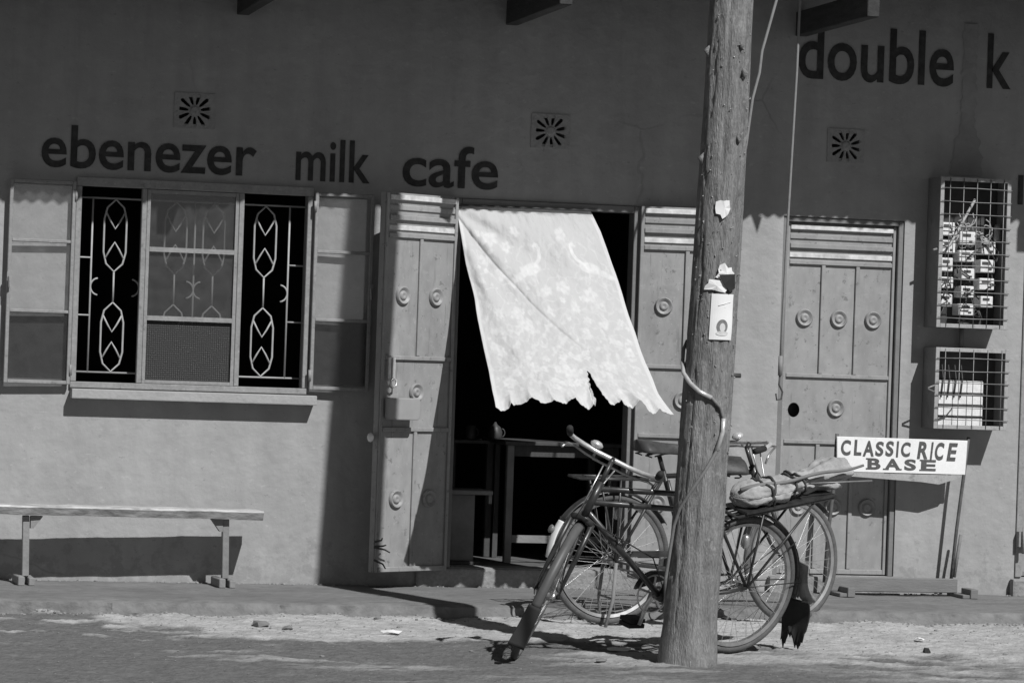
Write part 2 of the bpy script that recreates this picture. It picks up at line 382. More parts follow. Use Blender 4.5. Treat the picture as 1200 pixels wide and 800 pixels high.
def text_mb(txt, x0, x1, z0, z1, y, bold=0.0, shear=0.0, ext=.001, spacing=1.0, T=None):
    """lettering fitted so that its ink box fills x0..x1, z0..z1 on the plane y"""
    cu = bpy.data.curves.new('tmp', 'FONT'); cu.body = txt; cu.size = 1; cu.extrude = ext; cu.offset = bold
    cu.shear = shear; cu.resolution_u = 5; cu.space_character = spacing
    mb = curve_mb(cu, lambda a, b, c: (a, b, c))
    xs = [v[0] for v in mb.v]; zs = [v[1] for v in mb.v]
    ax, bx, az, bz = min(xs), max(xs), min(zs), max(zs)
    f = T or (lambda a, b, c: (a, y + c, b))
    mb.v = [f(x0 + (v[0] - ax) / (bx - ax) * (x1 - x0), z0 + (v[1] - az) / (bz - az) * (z1 - z0), -v[2]) for v in mb.v]
    return mb
def fbm(x, y, z=0.0, o=4): return mnoise.fractal(Vector((x, y, z)), 1.0, 2.0, o)
def ss(a, b, x):
    t = max(0, min(1, (x - a) / (b - a))); return t * t * (3 - 2 * t)

WALKZ = 0.09
# ================================================================ SETTING: ground
def pale_mask(x, y):
    n1 = fbm(x * .9 + 3, y * 1.6, 1.7); n2 = fbm(x * 3.5, y * 6, 9.1)
    # pale dust and broken cement swept along the kerb, wide from the doorway on, thin to the left, patchy to the right
    left = ss(-3.0, -1.6, x + .25 * n1)
    lo = -1.36 - 1.05 * left - .12 * n1 - .06 * n2 - .25 * ss(.3, 1.2, x)
    band = ss(lo - .05, lo + .05, y)
    band *= ss(-2.62, -2.2, x + .5 * n2 + (y + 1.3) * .4) if x < -1.2 else 1
    r = ss(.2, 1.2, x) * (.42 + .9 * n1 + .9 * n2) * ss(-5.2, -3.2, y)
    r = max(r, .75 * ss(.18, .5, fbm(x * 1.1 + 7, y * 3.2, 5.5)) * ss(-5, -2.5, y))
    fl = .9 * ss(.35, .6, n2 + .3 * n1) * ss(-3.2, -1.6, y)
    return max(0, min(1, max(band * (.9 + .25 * n2), r * 1.1, fl)))
def ground_h(x, y):
    e = ss(-7, -6, x) * ss(7, 6, x) * ss(-7.5, -6.5, y) * ss(-.6, -1.1, y)
    near = ss(-1.75, -1.3, y) * (.018 + .018 * fbm(x * 2.5, 4.0, 2))
    return e * (.010 * fbm(x * 1.2, y * 1.2, 4) + .009 * fbm(x * 7, y * 9, 5) + .005 * fbm(x * 26, y * 30, 6) + near
                + .012 * pale_mask(x, y))
def build_ground():
    xs = [-500, -60, -7] + [-4.6 + i * .024 for i in range(int(9.4 / .024))] + [7, 60, 500]
    ys = [-500, -60, -8] + [-5.2 + i * .024 for i in range(int(4.1 / .024))] + [-.4, 8, 60, 500]
    me = bpy.data.meshes.new('ground'); vs = []; pal = []
    for y in ys:
        for x in xs:
            inside = -5 < x < 5.2 and -5.3 < y < -1
            vs.append((x, y, ground_h(x, y) if inside else 0.0)); pal.append(pale_mask(x, y) if inside else 0.0)
    nx = len(xs)
    me.from_pydata(vs, [], [(j * nx + i, j * nx + i + 1, (j + 1) * nx + i + 1, (j + 1) * nx + i) for j in range(len(ys) - 1) for i in range(nx - 1)])
    at = me.attributes.new('pale', 'FLOAT', 'POINT'); at.data.foreach_set('value', pal)
    me.polygons.foreach_set('use_smooth', [True] * len(me.polygons))
    me.materials.append(overlay(attr_mat('street_dirt', 'pale', .138, .42, bump=.8, bscale=30, fine=.2, finescale=11), [(38, .64, .68, .09, .6, (1, 2, 1)), (30, .65, .69, .36, .6, (1, 2.4, 1)), (3.5, .56, .70, .20, .45, (1, 2.6, 1))]))
    o = bpy.data.objects.new('ground', me); C.objects.link(o); tag(o, 'grey dirt street with pale dust along the kerb', kind='structure')
build_ground()
mb = MB(); mb.add([(-300, -13.5, .006), (300, -13.5, .006), (300, -6.2, .006), (-300, -6.2, .006)], [(0, 1, 2, 3)])  # unseen asphalt sheet, added to weaken the light bounced up onto the wall
tag(mesh_obj('added_road', mb, mat('added_road_asphalt', .042, .06, scale=3, rough=.9, bump=.3, fine=.2)), 'unseen dark asphalt strip added in the street to cut bounced light', kind='structure')

def walk_edge(x): return -1.27 + .018 * fbm(x * 1.3, 7.7, 1) + .016 * fbm(x * 6, 3.3, 2) + .01 * fbm(x * 22, 1.1, 2) + .05 * ss(.55, .9, x) * ss(1.6, 1.2, x)
def build_walk():
    mb = MB(); X0, X1, n = -8.0, 8.5, 700; rows = []
    prof = [('t', 0.02), ('t', .2), ('t', .4), ('t', .6), ('t', .8), ('t', .93), ('t', .985), ('e', .012), ('e', .035), ('e', .06), ('e', .09), ('e', .16)]
    vs = []; bre = []
    for k, q in prof:
        for i in range(n + 1):
            x = X0 + (X1 - X0) * i / n; e = walk_edge(x)
            if k == 't': y = e * q; z = WALKZ + .004 * fbm(x * 2, y * 2, 3) + .003 * fbm(x * 9, y * 9, 5) - (.004 if q > .98 else 0)
            else: z = WALKZ - q; y = e - .004 - .02 * (q / .1) ** .6 + .014 * fbm(x * 9, q * 60, 6) + .008 * fbm(x * 30, q * 90, 2)
            if k == 't' and q < .03: y = .02
            vs.append((x, y, z))
    fs = [(j * (n + 1) + i, (j + 1) * (n + 1) + i, (j + 1) * (n + 1) + i + 1, j * (n + 1) + i + 1) for j in range(len(prof) - 1) for i in range(n)]
    mb.add(vs, fs, True)
    o = mesh_obj('pavement', mb, mat('pavement_concrete', .155, .21, scale=2.2, rough=.9, bump=.45, bscale=30, spec=.2, fine=.16, finescale=14, stretch=(1, 1.8, 1)))
    smooth_fix(o, 50); tag(o, 'raised concrete pavement with a worn kerb along the shop wall', kind='structure')
build_walk()

# ================================================================ BUILDING
BL = thing('shop_building', 'grey plastered shop row with painted lettering, barred window and steel doors', 'building')
WX0, WX1, WZ0, WZ1 = -2.50, -1.19, 1.155, 2.30         # window opening
DX0, DX1, DZ0, DZ1 = -0.365, 0.742, 0.20, 2.30         # cafe doorway
RX0, RX1, RZ0, RZ1 = 1.612, 2.365, 0.19, 2.285         # closed door
NX0, NX1, NZ0, NZ1 = 3.13, 4.05, 0.20, 2.30            # next door, cut by the frame edge
BX0, BX1, BTOP = -6.5, 7.2, 3.86
VENTS = [W(228, 130), W(645, 154), W(991, 171)]
rect = lambda a, b, c, d: [(a, c), (b, c), (b, d), (a, d)]
holes = [rect(WX0, WX1, WZ0, WZ1), rect(DX0, DX1, DZ0, DZ1), rect(RX0, RX1, RZ0, RZ1), rect(NX0, NX1, NZ0, NZ1)]
holes += [rect(v.x - .085, v.x + .085, v.z - .075, v.z + .075) for v in VENTS]
wall = mesh_obj('wall', plate(rect(BX0, BX1, -.1, BTOP), holes, .2, lambda a, b, c: (a, .1 + c, b)), 'wall', BL)
mb = MB(); mb.box(BX0, BX0 + .2, .203, 6, -.1, BTOP); mesh_obj('wall', mb, 'wall', BL)
mb = MB(); mb.box(BX1 - .2, BX1, .203, 6, -.1, BTOP); mesh_obj('wall', mb, 'wall', BL)
mb = MB(); mb.box(BX0, BX1, 6.003, 6.2, -.1, BTOP); mesh_obj('wall', mb, 'wall', BL)
# the room behind
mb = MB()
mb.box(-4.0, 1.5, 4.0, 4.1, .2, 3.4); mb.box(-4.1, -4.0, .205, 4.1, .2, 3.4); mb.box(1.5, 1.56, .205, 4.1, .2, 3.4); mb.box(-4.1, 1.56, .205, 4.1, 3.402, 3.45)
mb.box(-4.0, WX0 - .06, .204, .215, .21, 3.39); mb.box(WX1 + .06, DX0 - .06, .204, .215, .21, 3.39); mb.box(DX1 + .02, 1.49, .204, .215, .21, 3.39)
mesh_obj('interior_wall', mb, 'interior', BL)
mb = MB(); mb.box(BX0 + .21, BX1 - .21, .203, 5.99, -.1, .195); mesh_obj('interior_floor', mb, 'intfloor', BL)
# threshold slabs under the doors
for (a, b, z, d) in ((-.52, .80, .195, .025), (RX0 - .03, RX1 + .03, .185, .05), (NX0 - .03, NX1 + .1, .19, .06)):
    mb = MB(); mb.box(a, b, -d, .0 - .002, WALKZ - .01, z)
    o = mesh_obj('threshold', mb, 'concrete', BL); bevel(o, .012, 2)
# small broken lumps along the foot of the cafe threshold
# ---- roof
def eave_z(x): return 3.540 + .0215 * x
def build_roof():
    mb = MB(); per = .076; n = int((BX1 + .4 - BX0 + .4) / per * 8); vs = []
    rows = [(-1.25, 0), (-1.245, .0), (-.2, .22), (3, .85), (6.5, .2)]
    for y, dz in rows:
        for i in range(n + 1):
            x = BX0 - .4 + (BX1 - BX0 + .8) * i / n
            jag = .010 * fbm(x * 3, 5.5, 2) + (.012 * mnoise.cell(Vector((math.floor(x / .61), 0, 0))) if y < -1 else 0)
            vs.append((x, y + (jag if y < -1.2 else 0), eave_z(x) * (1 if y < 3 else 1) + dz + .010 * math.cos(2 * math.pi * x / per)))
    fs = [(j * (n + 1) + i, j * (n + 1) + i + 1, (j + 1) * (n + 1) + i + 1, (j + 1) * (n + 1) + i) for j in range(len(rows) - 1) for i in range(n)]
    mb.add(vs, fs, True); r = mesh_obj('roof', mb, 'roof', BL)
    md = r.modifiers.new('thick', 'SOLIDIFY'); md.thickness = .003
    for px, py in ((600, 28), (939, 40), (285, 14), (1280, 52), (-40, 6)):
        p = W(px, py); z = 3.31 + .0215 * p.x
        mb = MB(); mb.box(p.x - .035, p.x + .035, -1.19, .05, z - .01, z + .13); o = mesh_obj('rafter', mb, 'timber', r); bevel(o, .004)
    for y in (-1.1, -.55):
        mb = MB(); mb.bar((BX0 - .3, y, eave_z(BX0) + (y + 1.25) * .2 - .045), (BX1 + .3, y, eave_z(BX1) + (y + 1.25) * .2 - .045), .05, .06); mesh_obj('purlin', mb, 'timber', r)
    # torn tongue of sheet at the eave
    p = W(887, 268); x = p.x + SA * 1.25; z = eave_z(x)
    mb = MB(); mb.add([(x - .035, -1.252, z + .01), (x + .03, -1.252, z + .01), (x + .005, -1.256, z - .085), (x - .035, -1.256, z + .01), (x + .03, -1.255, z + .01), (x + .005, -1.259, z - .085)],
                      [(0, 1, 2), (5, 4, 3), (0, 2, 5, 3), (1, 4, 5, 2), (0, 3, 4, 1)]); mesh_obj('torn_strip', mb, 'roof', r)
build_roof()
# ---- air vents: pierced cement blocks with ten radial slots
for i, v in enumerate(VENTS):
    hs = []
    for k in range(11):
        a = 2 * math.pi * (k + .3 + .13 * i) / 11; c, s = math.cos(a), math.sin(a)
        q = []
        for (r, w) in ((.034, .004), (.05, .0085), (.082 * (1 + .12 * abs(math.sin(2 * a))), .0105), (.09 * (1 + .12 * abs(math.sin(2 * a))), .004)): q.append((r, w))
        loop = [(r, w) for r, w in q] + [(r, -w) for r, w in reversed(q)]
        hs.append([(v.x + r * c - w * s, v.z + r * s + w * c) for r, w in loop])
    o = mesh_obj('vent', plate(rect(v.x - .115, v.x + .115, v.z - .098, v.z + .098), hs, .02, lambda a, b, c: (a, .004 + c, b)), 'vent', BL)
    mb = MB(); mb.lathe([(.028, 0), (.027, .006), (.012, .01), (.003, .006)], 16, lambda a, b, h: (v.x + a, -.0065 - h * .6, v.z + b)); mesh_obj('boss', mb, 'vent', o)
    mb = MB(); mb.box(v.x - .08, v.x + .08, .19, .197, v.z - .07, v.z + .07); mesh_obj('painted_dark_backing', mb, 'boxback', o)  # dark sheet standing in for the shade inside the slots
# ---- lettering painted on the wall
def lettering(txt, pa, pb, zb, h, parent=wall, bold=.012, sp=1.0):
    a = W(*pa).x; b = W(*pb).x
    o = mesh_obj('lettering', text_mb(txt, a, b, zb, zb + h, -.004, bold, spacing=sp), 'letter', parent); return o
lettering('ebenezer', (48, 195), (300, 200), 2.364, .238)
lettering('milk', (346, 211), (433, 214), 2.357, .238)
lettering('cafe', (471, 217), (583, 222), 2.352, .240)
lettering('double', (935, 93), (1117, 98), 3.088, .325)
lettering('k', (1156, 100), (1184, 100), 3.096, .325)
lettering('I', (1193, 215), (1199, 215), 2.415, .175)
# cement patch that runs down the wall over the meter boxes
def patch_w(z): return .045 + .02 * fbm(z * 3, 1, 3) + .055 * ss(2.95, 2.6, z)
pc = W(1133, 120).x
mb = MB(); zs = [2.57 + i * .0125 for i in range(72)]
mb.grid(lambda u, v: (pc + .01 + (u - .5) * 2 * (patch_w(2.57 + v * .9) + .02 * fbm(v * 20, u * 2, 5)), -.003 - .006 * math.sin(math.pi * u), 2.57 + v * .9), 8, 72)
mesh_obj('cement_patch', mb, 'patch', wall)

# ---- window: frame, mullions, sill, glass in the middle light, burglar bars behind, two casements folded back
WD = thing('tmp', 'x', 'x'); bpy.data.objects.remove(WD)
mx1, mx2 = W(167, 300).x, W(281, 300).x
mb = MB(); fw = .032
mb.box(WX0 - .01, WX1 + .01, -.025, .03, WZ1 - .03, WZ1 + .02); mb.box(WX0 - .01, WX1 + .01, -.022, .03, WZ0 + .001, WZ0 + .035)
for x, w in ((WX0 + .006, .016), (mx1, .014), (mx2, .014), (WX1 - .006, .016)): mb.box(x - w, x + w, -.02, .03, WZ0 + .036, WZ1 - .031)
win = mesh_obj('window', mb, 'frame', BL); bevel(win, .003)
mb = MB(); mb.box(W(82, 457).x, W(368, 464).x, -.10, -.001, 1.098, 1.152)
o = mesh_obj('sill', mb, 'sill', win); bevel(o, .006, 2)
zt1, zt2 = W(225, 294).z, W(222, 374).z
ma, mbx = mx1 + .014, mx2 - .014
for i, (za, zb, g) in enumerate(((zt1 + .014, WZ1 - .05, 'glassdusty'), (zt2 + .014, zt1 - .014, 'glassdusty'), (WZ0 + .055, zt2 - .014, 'glassfig'))):
    m2 = MB(); m2.box(ma + .012, mbx - .012, .0, .004, za, zb); mesh_obj('pane', m2, g, win)
m2 = MB()
m2.box(ma + .002, ma + .02, -.018, .012, WZ0 + .037, WZ1 - .033); m2.box(mbx - .02, mbx - .002, -.018, .012, WZ0 + .037, WZ1 - .033)
for z in (zt1, zt2): m2.box(ma + .021, mbx - .021, -.02, .012, z - .013, z + .013)
m2.box(ma + .021, mbx - .021, -.018, .012, WZ1 - .055, WZ1 - .034); m2.box(ma + .021, mbx - .021, -.018, .012, WZ0 + .038, WZ0 + .056)
mesh_obj('glazing_bar', m2, 'frame', win)
# burglar bars: long hexagons with pointed ends, crescents between
GY = .10
def grille_hex(mb, cx, zt, zb, w=.062):
    h = zt - zb; p = [(0, zt), (w * .75, zt - .045), (w, zt - .11), (w, zb + .11), (w * .75, zb + .045), (0, zb), (-w * .75, zb + .045), (-w, zb + .11), (-w, zt - .11), (-w * .75, zt - .045)]
    mb.tube([(cx + a, GY, b) for a, b in p], .0062, 6, closed=True)
    for (z0, s) in ((zt, -1), (zb, 1)):
        mb.tube([(cx - w * .86, GY, z0 + s * .07), (cx - w * .4, GY, z0 + s * .125), (cx, GY, z0 + s * .165), (cx + w * .4, GY, z0 + s * .125), (cx + w * .86, GY, z0 + s * .07)], .0055, 6)
def crescent(mb, cx, cz, sgn, r=.045):
    mb.tube([(cx + sgn * r * (math.cos(t) - 1), GY, cz + r * 1.05 * math.sin(t)) for t in [(-1.45 + 2.9 * i / 10) for i in range(11)]], .0055, 6)
mb = MB(); zlo, zhi = W(140, 437).z, W(140, 232).z; zmid = (W(130, 322).z + W(130, 350).z) / 2
for (xa, xb) in ((WX0, mx1), (mx1, mx2), (mx2, WX1)):
    pass
for z in (zlo, zhi): mb.tube([(WX0 - .02, GY, z), (WX1 + .02, GY, z)], .006, 6)
cols = [W(134, 300, GY).x, W(205, 300, GY).x, W(250, 300, GY).x, W(310, 300, GY).x]
for cx in cols:
    grille_hex(mb, cx, zhi - .005, zmid + .085); grille_hex(mb, cx, zmid - .085, zlo + .005)
    mb.tube([(cx, GY, zmid - .085), (cx, GY, zmid + .085)], .0058, 6)
for vx in (W(107, 300, GY).x, (cols[1] + cols[2]) / 2, W(338, 300, GY).x):
    mb.tube([(vx, GY, zlo), (vx, GY, zhi)], .006, 6)
    if abs(vx - cols[0]) > .16 or vx > cols[0]: crescent(mb, vx, zmid, 1)
    if vx < cols[3]: crescent(mb, vx, zmid, -1)
for (xa, xb) in ((WX0 - .02, W(107, 300, GY).x), (W(338, 300, GY).x, WX1 + .02)):
    for z in (zmid + .16, zmid - .16): mb.tube([(xa, GY, z), (xb, GY, z)], .0055, 6)
crescent(mb, W(163, 330, GY).x, zmid, 1)
mesh_obj('burglar_bars', mb, 'grille', win)
def casement(x0, x1, z0, z1, tilt, hinge_right):
    """a window leaf folded back flat on the wall; the hinge side stays closest to it"""
    def T(x, y, z):
        d = (x1 - x) if hinge_right else (x - x0)
        return (x, y - .026 - d * tilt, z)
    w = .020; m2 = MB()
    m2.box(x0, x0 + w, -.03, 0, z0, z1, T); m2.box(x1 - w, x1, -.03, 0, z0, z1, T)
    zr = [z0 + (z1 - z0) * .355, z0 + (z1 - z0) * .70]
    for z in (z0 + w / 2, z1 - w / 2): m2.box(x0 + w, x1 - w, -.029, 0, z - w / 2, z + w / 2, T)
    for z in zr: m2.box(x0 + w, x1 - w, -.026, 0, z - .009, z + .009, T)
    cs = mesh_obj('casement', m2, 'frame', BL); bevel(cs, .003)
    zz = [z0 + w] + zr + [z1 - w]
    for k in range(3):
        m3 = MB(); m3.box(x0 + w + .001, x1 - w - .001, -.014, -.010, zz[k] + .009, zz[k + 1] - .009, T)
        mesh_obj('pane', m3, 'glassdark' if k == 0 else 'glass', cs)
    hx = x1 if hinge_right else x0
    for z in (z0 + .08, z1 - .08):
        m3 = MB(); m3.tube([T(hx, -.028, z - .03), T(hx, -.028, z + .03)], .009, 8); mesh_obj('hinge', m3, 'frame', cs)
    hz = z0 + (z1 - z0) * .52; fx = (x0 + .010) if hinge_right else (x1 - .010)
    m3 = MB(); m3.box(fx - .012, fx + .012, -.045, -.031, hz - .025, hz + .025, T); m3.bar(T(fx, -.05, hz), T(fx + .004, -.055, hz - .06), .012, .01); mesh_obj('catch', m3, 'frame', cs)
casement(W(12, 206, -.04).x, WX0 - .014, 1.172, 2.292, .03, True)
casement(WX1 + .014, W(439, 226, -.04).x, 1.185, 2.292, .03, False)

# ---- steel doors
def boss(T, cu, cv, r=.052):
    mb = MB(); pr = [(r, 0), (r * .99, .010), (r * .88, .017), (r * .72, .014), (r * .60, .006), (r * .52, .005), (r * .44, .013), (r * .30, .017), (r * .16, .014), (r * .03, .012)]
    return mb.lathe(pr, 24, lambda a, b, h: T(cu + a, cv + b, .002 + h))
def steel_leaf(name, T, w, H, ncol, hole=None, thick=.04, label=None, plain_mid=True):
    """sheet steel door leaf: louvred top band, panel columns split by ribs, pressed round bosses.
    T(u, v, t): u from the hinge, v up, t out of the face"""
    mb = MB()
    if hole:
        hx, hz, hr = hole
        loop = [(hx + hr * .85 * math.cos(a), hz + hr * math.sin(a)) for a in [2 * math.pi * k / 20 for k in range(20)]]
        q = plate(rect(0, w, 0, H), [loop], .006, lambda a, b, c: T(a, b, -.003 + c)); mb.add(q.v, q.f)
    else: mb.box(0, w, 0, H, -.006, 0, lambda u, v, t: T(u, v, t))
    # turned edges and back
    for (a, b, c, d) in ((0, .02, 0, H), (w - .02, w, 0, H), (.02, w - .02, 0, .02), (.02, w - .02, H - .02, H)):
        mb.box(a, b, c, d, -thick, -.0065, lambda u, v, t: T(u, v, t))
    dr = mesh_obj(name, mb, 'door', BL)
    if label: tag(dr, label)
    f = lambda u, v, t: T(u, v, t)
    z1, z2, z3, z4 = H * .895, H * .565, H * .535, H * .385   # louvre foot, upper panels foot, mid top, mid foot
    def strip(a, b, c, d, h=.014, mt='door', nm='rib'):
        m3 = MB(); m3.box(a, b, c, d, .001, h, f); o = mesh_obj(nm, m3, mt, dr); bevel(o, .003); return o
    e = .022
    strip(0.001, e, .0, H - .001); strip(w - e, w - .001, .0, H - .001)
    for k in range(4):
        zc = H - .022 - k * (H - z1 - .02) / 3.6
        strip(e + .001, w - e - .001, zc - .019, zc + .010, .020 if k % 2 == 0 else .010, 'doorsunlit' if k in (0, 3) else 'door', 'louvre')
    strip(e + .001, w - e - .001, z1 - .028, z1 - .002, .016, nm='rail')
    strip(e + .001, w - e - .001, z2 - .012, z2 + .012, .016, nm='rail'); strip(e + .001, w - e - .001, z4 - .03, z4 - .006, .016, nm='rail')
    strip(e + .001, w - e - .001, .001, .03, .016, nm='rail')
    cw = (w - 2 * e) / ncol
    for k in range(1, ncol):
        u = e + cw * k
        strip(u - .012, u + .012, z2 + .013, z1 - .029); strip(u - .012, u + .012, .031, z4 - .031)
    for k in range(ncol):
        u = e + cw * (k + .5)
        for v in ((z1 + z2) / 2, z4 * .5): smooth_fix(mesh_obj('boss', boss(T, u, v), 'door', dr), 60)
    smooth_fix(mesh_obj('boss', boss(T, w * .5, (z2 + z4) / 2), 'door', dr), 60)
    return dr
# frames
def door_frame(x0, x1, z0, z1, mt='framed', w=.04, y0=-.012, y1=.1):
    mb = MB(); mb.box(x0, x0 + w, y0, y1, z0, z1); mb.box(x1 - w, x1, y0, y1, z0, z1); mb.box(x0 + w + .001, x1 - w - .001, y0, y1, z1 - w, z1)
    o = mesh_obj('door_frame', mb, mt, BL); bevel(o, .003); return o
door_frame(DX0 + .002, DX1 - .002, DZ0, DZ1 - .002); door_frame(RX0 + .002, RX1 - .002, RZ0, RZ1 - .002, w=.03, y0=.01); door_frame(NX0 + .002, NX1 - .002, NZ0, NZ1 - .002, 'frame')
LW = .555; PH = math.radians(31)
def TL(u, v, t):
    c, s = math.cos(PH), math.sin(PH)
    return (DX0 + .012 - u * c - t * s, -.03 - u * s - t * c * 1 + 0 * v, .185 + v) if False else (DX0 + .012 - u * c + t * s, -.03 - u * s - t * c, .185 + v)
left_leaf = steel_leaf('door_leaf', TL, LW, 2.115, 2, label='open steel door leaf standing out from the wall with a tin box hung on it')
PR = math.radians(9)
def TR(u, v, t):
    c, s = math.cos(PR), math.sin(PR)
    return (DX1 - .01 + u * c - t * s, -.035 - u * s - t * c, .185 + v)
right_leaf = steel_leaf('door_leaf', TR, LW, 2.115, 2)
closed = steel_leaf('door', lambda u, v, t: (RX0 + .034 + u, .05 - t, RZ0 + .005 + v), RX1 - RX0 - .068, RZ1 - RZ0 - .04, 3, hole=(W(930, 480, .05).x - RX0 - .034, W(930, 480, .05).z - RZ0 - .005, .043), label='closed three column steel door with a round hole cut through it')
mb = MB(); mb.box(RX0 + .05, RX1 - .05, .12, .13, RZ0 + .02, RZ1 - .04); mesh_obj('backing', mb, 'boxback', closed)
steel_leaf('door', lambda u, v, t: (NX0 + .042 + u, .03 - t, NZ0 + .005 + v), NX1 - NX0 - .084, NZ1 - NZ0 - .05, 3)
# hasp, tin box, handle and twigs on the open leaf
def leaf_px(px, py, t=0.0):
    """u, v on the left leaf under a pixel"""
    n = Vector(TL(0, 0, 1)) - Vector(TL(0, 0, 0)); p0 = Vector(TL(0, 0, t)); d = ray(px, py)
    p = CPOS + d * ((p0 - CPOS).dot(n) / d.dot(n)); r = p - p0; ua = Vector(TL(1, 0, 0)) - Vector(TL(0, 0, 0))
    return r.dot(ua), r.z
u, v = leaf_px(456, 428)
mb = MB()
for du in (-.012, .022): mb.box(u + du - .009, u + du + .009, v - .085, v + .045, .02, .03, lambda a, b, t: TL(a, b, t))
mb.tube([TL(u + du2, v - .07 + dv, .042) for du2, dv in ((.0, .0), (.02, -.012), (.02, -.04), (0, -.05), (-.02, -.04), (-.02, -.012))], .006, 6, closed=True)
mesh_obj('hasp', mb, 'chrome', left_leaf)
ua, va = leaf_px(448, 491); ub, vb = leaf_px(478, 466)
mb = MB(); a0, a1 = min(ua, ub), max(ua, ub)
q = [(a0, va + .012), (a0 + .012, va), (a1 - .012, va), (a1, va + .012), (a1, vb), (a0, vb)]
n6 = len(q); vs = [TL(a, b, .017) for a, b in q] + [TL(a, b, .105) for a, b in q]
mb.add(vs, [tuple(range(n6)), tuple(range(2 * n6 - 1, n6 - 1, -1))] + [(k, (k + 1) % n6, n6 + (k + 1) % n6, n6 + k) for k in range(n6)])
o = mesh_obj('tin_box', mb, 'tin', left_leaf); bevel(o, .006, 2)
mb = MB(); p = Vector(TL(LW + .01, W(427, 512, -.3).z - .185, -.02))
mb.lathe([(.006, 0), (.02, .008), (.027, .02), (.022, .032), (.008, .038)], 14, lambda a, b, h: p + Vector((-h, -.0, 0)) + Vector((0, a, b))); mesh_obj('door_knob', mb, 'signwhite', left_leaf)
mb = MB(); u0, v0 = leaf_px(440, 645, .02)
for (du, dv, L, th) in ((0, .05, .03, .8), (0, .02, .085, -.35), (.0, -.05, .07, -.75), (0, .025, .05, .15)):
    mb.tube([TL(u0 + .02 + du, v0 + dv, .03), TL(u0 + du - L * .5 * math.cos(th), v0 + dv + L * .45 * math.sin(th), .055), TL(u0 + du - L * math.cos(th), v0 + dv + L * math.sin(th), .05)], [.007, .005, .004], 6)
mesh_obj('wire_twist', mb, 'cable', left_leaf)
# gate bolt on the next door frame
mb = MB(); p = W(1194, 630); mb.box(p.x - .02, p.x + .03, -.05, -.013, p.z - .05, p.z + .04); mb.tube([p + Vector((.005, -.06, -.09)), p + Vector((.005, -.06, .07))], .009, 8); mesh_obj('bolt', mb, 'frame', BL)

